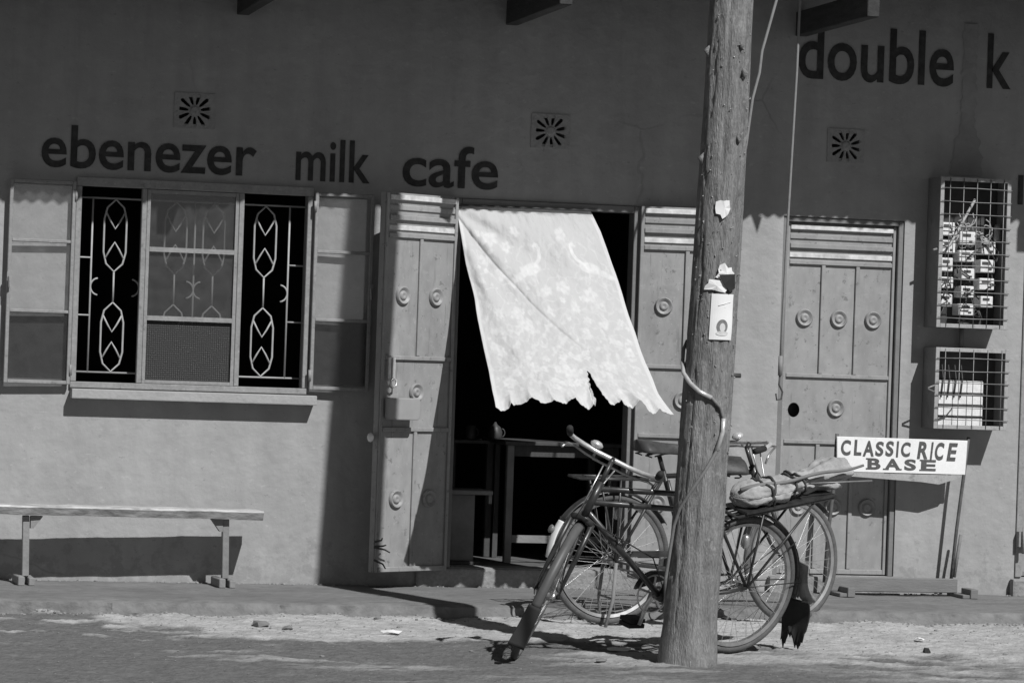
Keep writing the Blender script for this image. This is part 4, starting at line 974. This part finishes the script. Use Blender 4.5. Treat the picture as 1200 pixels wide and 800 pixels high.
def pole_cable():
    pix = [(797, 424), (801, 437), (809, 449), (820, 459), (834, 466), (844, 477), (848, 490), (847, 506), (840, 528), (826, 552), (810, 575), (797, 595), (790, 615), (786, 640)]
    pts = []
    for px, py in pix:
        th, z = on_pole(px, py, .012); pts.append(pole_pt(th, z, .012))
    a = pts[0]; pre = [pole_pt(-3.9, a.z + .10, .012), pole_pt(-3.5, a.z + .06, .012)]
    t = thing('wound_cable', 'grey cable wound round the utility pole above the saddle', 'cable', tuple(pts[-1]))
    mb = MB(); mb.tube(pre + pts + [pts[-1] + Vector((-.01, .03, -.15)), pts[-1] + Vector((0, .05, -.3))], .0085, 8); mesh_obj('core', mb, 'boxside', t)
    mb = MB(); mb.tube(pts[0:5], .0105, 8); mesh_obj('sleeve', mb, 'chrome', t); mb = MB(); mb.tube(pts[6:9], .0105, 8); mesh_obj('sleeve', mb, 'chrome', t)
pole_cable()
# cords hanging from the eave
def cord(pix, r, lab, mt, name='hanging_cord'):
    pts = [W(px, py, y) for px, py, y in pix]; mb = MB(); mb.tube(pts, r, 8)
    b = pts[-1]; mb.v = [(v[0] - b.x, v[1] - b.y, v[2] - b.z) for v in mb.v]; o = mesh_obj(name, mb, mt); o.location = b
    return tag(o, lab, 'cord')
cord([(927, -45, -1.2), (910, 0, -1.2), (893, 60, -1.19), (890, 85, -1.19), (882, 115, -1.18), (875, 165, -1.17), (868, 210, -1.16), (860, 270, -1.14), (850, 360, -1.1), (838, 500, -1.05), (822, 640, -1.0)], .0085, 'grey cord slanting down behind the utility pole', 'rope')
c2 = cord([(942, -100, -.9), (937.5, 0, -.9), (934, 80, -.9), (928, 180, -.88), (922, 280, -.86), (917, 380, -.84), (914, 440, -.83)], .0075, 'straight cord with a hook hanging before the closed steel door', 'rope')
p = W(914, 440, -.83); mb = MB(); pts = [p, p + Vector((-.004, 0, -.05)), p + Vector((.018, 0, -.09)), p + Vector((.012, 0, -.13)), p + Vector((-.014, 0, -.135)), p + Vector((-.02, 0, -.10))]
mb.tube(pts, .0055, 8); mesh_obj('hook', mb, 'cable', c2)
mb = MB(); mb.tube([p + Vector((0, 0, .11)), p + Vector((0, 0, .0))], .0125, 8); mesh_obj('binding', mb, 'rope', c2)

# ================================================================ BICYCLES
HA = math.radians(67); RW = .345
def bicycle(label, loc, yaw, lean, steer, WB, near):
    root = thing('bicycle', label, 'bicycle', loc, 'parked roadster bicycles')
    root.rotation_mode = 'XYZ'
    root.rotation_euler = (Matrix.Rotation(yaw, 3, 'Z') @ Matrix.Rotation(lean, 3, 'X')).to_euler('XYZ')
    V = Vector
    ax = V((-math.cos(HA), 0, math.sin(HA))); nn = V((math.sin(HA), 0, math.cos(HA))); A = V((WB, 0, RW)) - nn * .07
    RS = Matrix.Rotation(steer, 3, ax)
    st = lambda u, f, l: A + ax * u + RS @ (nn * f + V((0, l, 0)))
    P = lambda nm, mb, mt, par=root: mesh_obj(nm, mb, mt, par, local=True)
    # wheels
    def wheel(nm, c, axis, fwd):
        up = fwd.cross(axis)
        f = lambda a, r, o=0: c + fwd * (r * math.cos(a)) + up * (r * math.sin(a)) + axis * o
        circ = lambda r, o=0, n=64: [f(2 * math.pi * k / n, r, o) for k in range(n)]
        mb = MB(); mb.tube(circ(RW - .018), .018, 10, closed=True); w = P(nm, mb, 'tyre'); w['label'] = 'dusty bicycle wheel'
        del w['label']
        mb = MB(); n = 64
        ring = [(RW - .036, -.016), (RW - .036, .016), (RW - .052, .010), (RW - .052, -.010)]
        for (r, o) in ring: mb.v += [tuple(q) for q in circ(r, o, n)]
        for q in range(4):
            for k in range(n): mb.f.append((q * n + k, q * n + (k + 1) % n, ((q + 1) % 4) * n + (k + 1) % n, ((q + 1) % 4) * n + k)); mb.sm.append(True)
        smooth_fix(P('rim', mb, 'rim', w), 35)
        mb = MB(); mb.tube([c - axis * .052, c - axis * .035, c - axis * .03, c + axis * .03, c + axis * .035, c + axis * .052], [.007, .03, .017, .017, .03, .007], 12); P('hub', mb, 'rim', w)
        mb = MB()
        for k in range(36):
            sd = 1 if k % 2 else -1; a = 2 * math.pi * k / 36; b = a + (1.0 if (k // 2) % 2 else -1.0)
            mb.tube([f(b, .026, sd * .033), f(a, RW - .05, 0)], .0014, 4, caps=False)
        o = P('spokes', mb, 'spoke', w); o['kind'] = 'stuff'
        return f
    fr = wheel('rear_wheel', V((0, 0, RW)), V((0, 1, 0)), V((1, 0, 0)))
    fx = RS @ V((1, 0, 0)); fy = RS @ V((0, 1, 0))
    ff = wheel('front_wheel', st(0, .07, 0), fy, fx)
    # frame
    bb = V((.47, 0, .29)); stt = bb + V((-math.cos(math.radians(70)), 0, math.sin(math.radians(70)))) * .56
    h0 = A + ax * .40; h1 = A + ax * .58; rh = V((0, 0, RW))
    mb = MB(); t = .0138
    mb.tube([bb, stt], t, 10); mb.tube([stt - (stt - bb).normalized() * .03, h1 - ax * .035], t, 10); mb.tube([bb, h0 + ax * .03], t * 1.1, 10)
    if near: mb.tube([stt - (stt - bb).normalized() * .11, h0 + ax * .075], t, 10)
    mb.tube([h0, h1], .019, 12); mb.tube([bb - V((0, .035, 0)), bb + V((0, .035, 0))], .022, 12)
    for s in (-1, 1):
        mb.tube([bb + V((-.03, s * .03, 0)), rh + V((.1, s * .058, -.02)), rh + V((0, s * .062, 0))], .010, 8)
        mb.tube([stt + V((0, s * .015, -.03)), rh + V((0, s * .062, 0))], .0085, 8)
    P('frame', mb, 'black')
    # fork with crown and blades
    mb = MB(); mb.tube([st(.38, 0, -.055), st(.395, 0, 0), st(.38, 0, .055)], .017, 10)
    for s in (-1, 1): mb.tube([st(.385, 0, s * .052), st(.2, .0, s * .055), st(.08, .02, s * .055), st(0, .07, s * .055)], [.0135, .0125, .0095, .0075], 8)
    P('fork', mb, 'black')
    # handlebar
    hu = .70
    mb = MB(); mb.tube([h1 - ax * .02, st(hu - .015, 0, 0)], .0115, 10); mb.tube([st(hu - .02, 0, 0), st(hu, .03, 0)], .013, 10); P('stem', mb, 'black'); mb = MB()
    half = lambda s: [st(hu, .035, 0), st(hu, .04, s * .08), st(hu + .004, .03, s * .15), st(hu + .008, -.01, s * .205), st(hu + .012, -.07, s * .228), st(hu + .022, -.12, s * .232)]
    mb.tube(half(-1)[::-1] + half(1)[1:], .0115, 10); hb = P('handlebar', mb, 'chrome')
    for s in (-1, 1):
        e = half(s)
        m2 = MB(); m2.tube([e[4] + (e[5] - e[4]) * .1, e[5], e[5] + (e[5] - e[4]) * .75], [.015, .017, .016], 10); P('grip', m2, 'rubber', hb)
        m2 = MB(); m2.tube([st(hu - .035, .06, s * .05), st(hu - .03, .06, s * .13), st(hu - .02, .03, s * .195), st(hu - .03, -.06, s * .225), st(hu - .06, -.105, s * .232)], .006, 8)
        m2.tube([st(hu - .03, .06, s * .09), st(hu - .002, .045, s * .09)], .006, 6); P('brake_lever', m2, 'rim', hb)
    m2 = MB(); m2.tube([st(hu - .035, .062, -.09), st(hu - .035, .062, .09)], .006, 8); m2.tube([st(hu - .035, .062, .03), st(.5, .05, .03), st(.36, .055, .03)], .004, 6)
    m2.tube([st(hu - .035, .062, -.03), h0 + V((.02, -.03, 0)), bb + V((.03, -.035, .05))], .004, 6); P('brake_rod', m2, 'rim', hb)
    m2 = MB(); m2.lathe([(.012, 0), (.03, .012), (.032, .022), (.02, .034), (.004, .038)], 16, lambda a, b, h: st(hu + .012 + h, .05 + a, .1 + b)); P('bell', m2, 'chrome', hb)
    # saddle
    sp = stt + (stt - bb).normalized() * .085
    mb = MB(); mb.tube([stt, sp], .0125, 10); mb.tube([sp + V((-.05, -.05, -.0)), sp + V((.02, -.025, .012)), sp + V((.13, 0, .02))], .0045, 6); mb.tube([sp + V((-.05, .05, 0)), sp + V((.02, .025, .012)), sp + V((.13, 0, .02))], .0045, 6)
    for s in (-1, 1): mb.tube([sp + V((-.09 + .018 * math.cos(q * 1.3), s * .06 + .018 * math.sin(q * 1.3), -.005 + q * .0045)) for q in range(12)], .004, 5)
    P('seat_post', mb, 'black')
    def sad(u, v):
        x = -.14 + .29 * u; w = .085 * (1 - ss(.1, .8, u)) + .022; w *= math.sqrt(max(.0, 1 - (2 * max(0, .12 - u) / .24) ** 2)) if u < .12 else (math.sqrt(max(0, 1 - ((u - .95) / .05) ** 2)) if u > .95 else 1)
        a = math.pi * (v * 1.3 - .15); return sp + V((x, w * math.cos(a), .038 + .018 * (1 - u) + (.024 - .006 * ss(.2, .6, u)) * math.sin(a) - (.026 * abs(math.cos(a)) ** 3)))
    mb = MB(); mb.grid(sad, 24, 16); sd = P('saddle', mb, 'leather'); md = sd.modifiers.new('t', 'SOLIDIFY'); md.thickness = .005
    # cranks, chainring, pedals
    cb = bb + V((0, -.055, 0)); cang = 1.35 if near else 2.6
    mb = MB(); n = 48
    mb.tube([cb + V((.092 * math.cos(2 * math.pi * k / n), 0, .092 * math.sin(2 * math.pi * k / n))) for k in range(n)], .0045, 6, closed=True)
    for k in range(5): mb.bar(cb, cb + V((.09 * math.cos(k * 1.2566 + .3), 0, .09 * math.sin(k * 1.2566 + .3))), .012, .004, (0, 1, 0))
    ck = P('crank', mb, 'chrome' if near else 'black'); mb = MB()
    for s, a in ((-1, cang), (1, cang + math.pi)):
        q0 = bb + V((0, s * .068, 0)); q1 = q0 + V((.165 * math.cos(a), s * .012, -.165 * math.sin(a)))
        m2 = MB(); m2.tube([q0, q1], [.012, .009], 8); P('crank_arm', m2, 'chrome', ck)
        m2 = MB(); m2.tube([q1, q1 + V((0, s * .1, 0))], .006, 6)
        for d in (-.028, .028): m2.box(q1.x - .045, q1.x + .045, min(q1.y + s * .015, q1.y + s * .1), max(q1.y + s * .015, q1.y + s * .1), q1.z + d * .45 - .010, q1.z + d * .45 + .010)
        P('pedal', m2, 'rubber', ck)
    # chain case: long flat guard from crank to hub
    mb = MB(); y0 = -.072
    gp = [(.47 + .115 * math.cos(a), .29 + .115 * math.sin(a)) for a in [(-1.3 + 2.9 * k / 14) for k in range(15)]] + [(.02, RW + .055), (-.045, RW + .03), (-.045, RW - .01), (.0, RW - .045), (.1, RW - .07), (.30, .215)]
    gp = [(.47 + .112 * math.cos(a), .29 + .112 * math.sin(a)) for a in [(.2 + 1.4 * k / 10) for k in range(11)]] + [(.1, RW + .052), (.08, RW + .02), (.36, .37)]
    n = len(gp); mb.add([(a, y0 + .016, b) for a, b in gp] + [(a, y0, b) for a, b in gp], [tuple(range(n)), tuple(range(2 * n - 1, n - 1, -1))] + [(k, n + k, n + (k + 1) % n, (k + 1) % n) for k in range(n)])
    smooth_fix(P('chain_guard', mb, 'black'))
    mb = MB()
    for dz, dd in ((.088, .034), (-.088, -.034)): mb.bar((.47, -.056, .29 + dz), (0, -.056, RW + dd), .006, .010)
    P('chain', mb, 'black')
    m2 = MB(); m2.tube([stt + V((.02, -.022, -.05)), stt + V((.12, -.022, -.33))], .011, 10); P('pump', m2, 'rim' if near else 'black')
    m2 = MB(); m2.lathe([(.008, 0), (.02, .01), (.02, .06), (.008, .07)], 12, lambda a, b, h: V((.06 + a, .075 + b, RW + .20 + h))); P('dynamo', m2, 'rim')
    m2 = MB(); m2.tube([h1 + V((.03, 0, -.02)), h0 + V((.06, .03, .02)), bb + V((.1, .03, .2)), bb + V((.02, .035, .06)), V((.2, .07, RW)), V((.02, .07, RW + .12))], .0035, 6); P('cable', m2, 'black')
    # mudguards
    def guard(nm, f, a0, a1, w, mt, r=RW + .022, n=30):
        m2 = MB()
        def fn(u, v):
            a = a0 + (a1 - a0) * u; q = (v - .5) * 2; return f(a, r - .012 * q * q, w * q)
        m2.grid(fn, n, 8); o = P(nm, m2, mt); md = o.modifiers.new('t', 'SOLIDIFY'); md.thickness = .002; return o
    rg = guard('mudguard', fr, .55, 2.55 if not near else 3.35, .031, 'black')
    if not near:
        tl = guard('mudguard_tail', fr, 2.553, 3.12, .033, 'mudwhite'); tl['label'] = 'white painted tail of the rear mudguard'
        p = fr(2.72, RW + .026); nrm = (p - rh).normalized(); m2 = MB(); q0 = V((0, 1, 0)); q1 = nrm.cross(q0)
        m2.lathe([(.012, 0), (.021, .012), (.023, .02), (.018, .024), (.003, .025)], 16, lambda a, b, h: p + nrm * h + q0 * a + q1 * b); P('reflector', m2, 'reflect', tl)
    a0g, a1g = (.02 if near else .9), 2.2
    fgd = guard('mudguard', ff, (1.42 if near else .75), (3.80 if near else 2.9), .030 if not near else .022, 'mudgrey' if near else 'black')
    for s in (-1, 1):
        m2 = MB(); m2.tube([rh + V((0, s * .06, 0)), fr(2.5, RW + .02, s * .03)], .003, 5); m2.tube([rh + V((0, s * .06, 0)), fr(3.1, RW + .02, s * .03)], .003, 5); P('stay', m2, 'black')
        m2 = MB(); m2.tube([st(0, .07, s * .06), ff(3.0 if near else 2.4, RW + .02, s * .03)], .0035, 5)
        if near: m2.tube([st(0, .07, s * .06), ff(3.62, RW + .02, s * .03)], .0035, 5)
        P('stay', m2, 'black')
    # rear carrier
    zc = .775 if not near else .745; x0c, x1c = (-.24, .16) if not near else (-.46, .13)
    zq = (lambda x: .72 - .17 * x) if near else (lambda x: zc)
    mb = MB()
    for y in ((-.07, .07)): mb.tube([(x0c, y, zq(x0c)), (x1c, y, zq(x1c))], .0075 if not near else .009, 8)
    for y in (-.025, .025): mb.tube([(x0c, y, zq(x0c)), (x1c, y, zq(x1c))], .004, 6)
    for k in range(6): x = x0c + (x1c - x0c) * k / 5; mb.tube([(x, -.07, zq(x)), (x, .07, zq(x))], .006, 6)
    for s in (-1, 1):
        mb.tube([(x0c + .12, s * .07, zq(x0c + .12)), (0, s * .068, RW)], .0065, 6); mb.tube([(x1c - .16, s * .07, zq(x1c - .16)), (0, s * .068, RW)], .0065, 6)
        mb.tube([(x1c, s * .07, zq(x1c)), stt + V((-.02, s * .012, -.06))], .0065, 6)
    if near: mb.box(x0c + .01, x1c - .04, -.09, .09, .010, .022, lambda x, y, z: (x, y, z + zq(x)))
    cr = P('carrier', mb, 'black')
    if not near:
        mb = MB()
        for s in (-1, 1): mb.tube([rh + V((0, s * .075, -.01)), rh + V((-.01, s * .085, -.2)), rh + V((-.02 + .03 * s, s * .09, -RW - loc[2] - .0))], .010, 8)
        mb.tube([rh + V((-.012, -.085, -.2)), rh + V((-.012, .085, -.2))], .006, 6); P('stand', mb, 'benchleg')
    else:
        # mudflaps: black rubber below the front guard, a worn two piece flap behind the rear wheel
        def flap(f, hub, side, a, u0, u1, w0, w1, mt, par, kick, twist=0.0, jag=0.0):
            m2 = MB(); c0 = f(a, RW + .024); t = (f(a + .02, RW + .024) - c0).normalized(); n = (c0 - hub).normalized()
            def fn(u, v):
                l = u0 + (u1 - u0) * u; q = (v - .5) * 2; ww = w0 + (w1 - w0) * u; sx = (side * math.cos(twist * l) + n * math.sin(twist * l))
                l2 = l + (jag * (.8 * math.sin(v * 9 + 1) + 1.2 * fbm(v * 14, 3.3, 1, 3)) * ss(.7, 1, u))
                return c0 + t * l2 + n * (kick * l * l * 3 + .012 * math.sin(l * 22 + v * 3)) + sx * (ww * q)
            m2.grid(fn, 14, 22); o = P('mudflap', m2, mt, par); md = o.modifiers.new('t', 'SOLIDIFY'); md.thickness = .004; return o
        flap(ff, st(0, .07, 0), fy, 3.78, -.01, .20, .030, .040, 'rubber', fgd, .10)
        fl = flap(fr, rh, V((0, 1, 0)), 2.92, -.03, .17, .075, .09, 'flap', rg, .25, .6, .03)
        fl['label'] = 'worn leather upper half of the rear mudflap'
        flap(fr, rh, V((0, 1, 0)), 2.92, .16, .36, .080, .085, 'rubber', rg, -.12, .6, .06)
    return root, fr, ff, st, P, cr

NLOC, NYAW, NLEAN = (.43, -2.82, .004), math.radians(200.5), math.radians(-11)
nb = bicycle('black bicycle leaning on the pole, sack on its carrier, front wheel turned away', NLOC, NYAW, NLEAN, math.radians(-131), 1.21, True)[0]
fb = bicycle('black bicycle on its stand at the kerb with a white tipped mudguard', (.185, -1.50, .02), math.radians(10), math.radians(4), math.radians(16), 1.10, False)[0]
NM = Matrix.Translation(NLOC) @ (Matrix.Rotation(NYAW, 3, 'Z') @ Matrix.Rotation(NLEAN, 3, 'X')).to_4x4()
BN = lambda x, y, z: NM @ Vector((x, y, z))

# ================================================================ SACK tied on the carrier
def sack():
    zc = .768; base = BN(-.2, 0, zc)
    t = thing('sack', 'pale crumpled cloth sack with an open mouth strapped on the bicycle carrier', 'sack', tuple(base))
    def ctr(u):
        x = .11 - .63 * u; return x, -.02 + .03 * math.sin(u * 4), .752 - .17 * x + .046 + .012 * ss(.3, .6, u)
    def rad(u):
        r = .070 * math.sqrt(max(0, 1 - (1 - min(1, u / .16)) ** 2)) + .002
        r *= 1 - .22 * math.exp(-((u - .50) / .05) ** 2) - .18 * math.exp(-((u - .62) / .04) ** 2) - .12 * ss(.55, .75, u)
        return r * (1 + .42 * ss(.74, .97, u))
    def fn(u, v):
        a = 2 * math.pi * v; x, y, z = ctr(u); r = rad(u)
        w = fbm(u * 5, math.cos(a) * 1.2, math.sin(a) * 1.2 + 4, 4); f = 1.3 * math.sin(a * 7 + u * 6) * ss(.5, .75, u) + .5 * math.sin(a * 3 + u * 25) + .8 * math.sin(u * 70 + 3 * math.sin(a * 2)) * math.exp(-((u - .56) / .14) ** 2)
        rd = 1 - abs(fbm(u * 8, math.cos(a) * 1.6 + 3, math.sin(a) * 1.6, 3)) * 2.2; rr = r * (1 + .24 * w + .08 * f + .06 * rd + .08 * fbm(u * 16, math.cos(a) * 3, math.sin(a) * 3, 3))
        zz = z + rr * math.sin(a) * .85; zz = max(zz, .748 - .17 * x - .05 * ss(.78, 1, u))
        xx = x - (.035 * math.cos(a - .9) if u > .97 else 0) + .012 * fbm(a, u * 8, 1) * ss(.8, 1, u)
        return BN(xx, y + rr * math.cos(a) * 1.15, zz)
    mb = MB(); mb.grid(fn, 90, 64)
    o = mesh_obj('cloth', mb, 'sack', t); md = o.modifiers.new('t', 'SOLIDIFY'); md.thickness = .004; md.offset = -1
    for (u0, u1) in ((.21, .30), (.31, .245), (.50, .50), (.53, .60)):
        m2 = MB(); pts = []
        for k in range(40):
            v = k / 40; a = 2 * math.pi * v; uu = u0 + (u1 - u0) * (.5 + .5 * math.cos(a + 1.3)); p = Vector(fn(uu, v)); c = BN(*ctr(uu)); pts.append(p + (p - c).normalized() * .005)
        m2.tube(pts, .0065, 6, closed=True); mesh_obj('strap', m2, 'strap', t)
    # long stick tied along the top of the load
    yy = -3.02
    a = W(868, 574, yy); b = W(1012, 545, yy + .1); st = MB(); n = 14
    st.tube([a.lerp(b, k / n) + Vector((0, 0, .006 * math.sin(k * .9))) for k in range(n + 1)], [.011 - .0045 * k / n for k in range(n + 1)], 8)
    st.v = [(v[0] - a.x, v[1] - a.y, v[2] - a.z) for v in st.v]; o = mesh_obj('wooden_stick', st, 'stick'); o.location = a; tag(o, 'long thin stick lashed over the sack and pointing at the sign', 'stick')
    a = W(950, 566, yy + .05); b = W(1022, 563, yy + .12); st = MB(); st.tube([a, b], .004, 6); st.v = [(v[0] - a.x, v[1] - a.y, v[2] - a.z) for v in st.v]
    o = mesh_obj('thin_rod', st, 'wire'); o.location = a; tag(o, 'short thin wire rod poking out of the open sack mouth', 'rod')
sack()

# ================================================================ LITTER AND PEBBLES
def stone(mb, c, s, r, fl=.6):
    vs = []; ph = (1 + 5 ** .5) / 2
    base = [(-1, ph, 0), (1, ph, 0), (-1, -ph, 0), (1, -ph, 0), (0, -1, ph), (0, 1, ph), (0, -1, -ph), (0, 1, -ph), (ph, 0, -1), (ph, 0, 1), (-ph, 0, -1), (-ph, 0, 1)]
    fs = [(0, 11, 5), (0, 5, 1), (0, 1, 7), (0, 7, 10), (0, 10, 11), (1, 5, 9), (5, 11, 4), (11, 10, 2), (10, 7, 6), (7, 1, 8), (3, 9, 4), (3, 4, 2), (3, 2, 6), (3, 6, 8), (3, 8, 9), (4, 9, 5), (2, 4, 11), (6, 2, 10), (8, 6, 7), (9, 8, 1)]
    q = r.uniform(0, 6.3)
    for b in base:
        k = s * r.uniform(.4, .62); x, y = b[0] * math.cos(q) - b[1] * math.sin(q), b[0] * math.sin(q) + b[1] * math.cos(q)
        vs.append((c[0] + x * k * r.uniform(.8, 1.5) , c[1] + y * k, c[2] + b[2] * k * fl))
    mb.add(vs, fs, False)
def litter():
    r = random.Random(21)
    for (nm, mt, n, smin, smax) in (('pebbles', 'pebble', 1500, .0015, .005), ('dark_grit', 'plank', 600, .002, .006)):
        mb = MB()
        for k in range(n):
            x = r.uniform(-4.2, 4.2); y = -1.3 - abs(r.gauss(0, .9)) if r.random() < .7 else r.uniform(-4.6, -1.3)
            if y < -5: continue
            s = r.uniform(smin, smax) * (1 if r.random() < .985 else 2.2); stone(mb, (x, y, ground_h(x, y) + s * .2), s, r)
        o = mesh_obj(nm, mb, mt); tag(o, 'loose %s scattered over the dirt street' % ('pale pebbles' if nm == 'pebbles' else 'dark grit'), None, kind='stuff')
    mb = MB()
    for k in range(900):
        x = r.uniform(-4.2, 4.2); y = r.uniform(-.06, -.005) if r.random() < .5 else walk_edge(x) - r.uniform(.02, .10)
        z = WALKZ if y > -.2 else ground_h(x, y); s = r.uniform(.003, .012); stone(mb, (x, y, z + s * .15), s, r, .7)
    o = mesh_obj('rubble', mb, 'concrete'); tag(o, 'fine plaster rubble along the wall foot and the kerb', kind='stuff')
    for (px, py, w, d, lab) in ((458, 743, .11, .06, 'flat white paper scrap lying in the pale dust by the kerb'), (725, 761, .13, .05, 'long white paper scrap lying in the shadow of the pole'), (848, 729, .05, .06, 'small crumpled white wrapper under the bicycle wheel'), (625, 732, .04, .03, 'tiny bright wrapper beside the turned front wheel'), (1078, 751, .05, .03, 'white scrap in the dirt in front of the sign')):
        p = G(px, py, .01); m2 = MB(); n = 12; h = ground_h(p.x, p.y)
        ring = [(w * math.cos(2 * math.pi * k / n) * r.uniform(.4, .55), d * math.sin(2 * math.pi * k / n) * r.uniform(.7, 1.2), r.uniform(.004, .016)) for k in range(n)]
        m2.add([(0, 0, .018)] + ring, [(0, 1 + k, 1 + (k + 1) % n) for k in range(n)]); o = mesh_obj('paper_litter', m2, 'paper'); o.location = (p.x, p.y, h + .004)
        md = o.modifiers.new('t', 'SOLIDIFY'); md.thickness = .002; tag(o, lab, 'litter', 'scraps of litter on the street')
    for (px, py, s, lab) in ((305, 733, .045, 'flat dark stone lying in the pale dust below the bench'), (338, 737, .03, 'smaller dark stone beside the flat stone in the dust'), (443, 728, .022, 'small dark stone near the kerb in front of the open door leaf'), (705, 774, .03, 'dark stone on the dirt left of the pole foot'), (1086, 763, .022, 'black twist of rubbish on the dirt in front of the sign')):
        p = G(px, py, .01); m2 = MB(); stone(m2, (0, 0, 0), s, r, .45 if px < 1000 else 1.1); o = mesh_obj('stone' if px < 1000 else 'rubbish', m2, 'plank' if px < 1000 else 'rubber'); o.location = (p.x, p.y, ground_h(p.x, p.y) + s * .25)
        tag(o, lab, 'stone' if px < 1000 else 'rubbish')
litter()
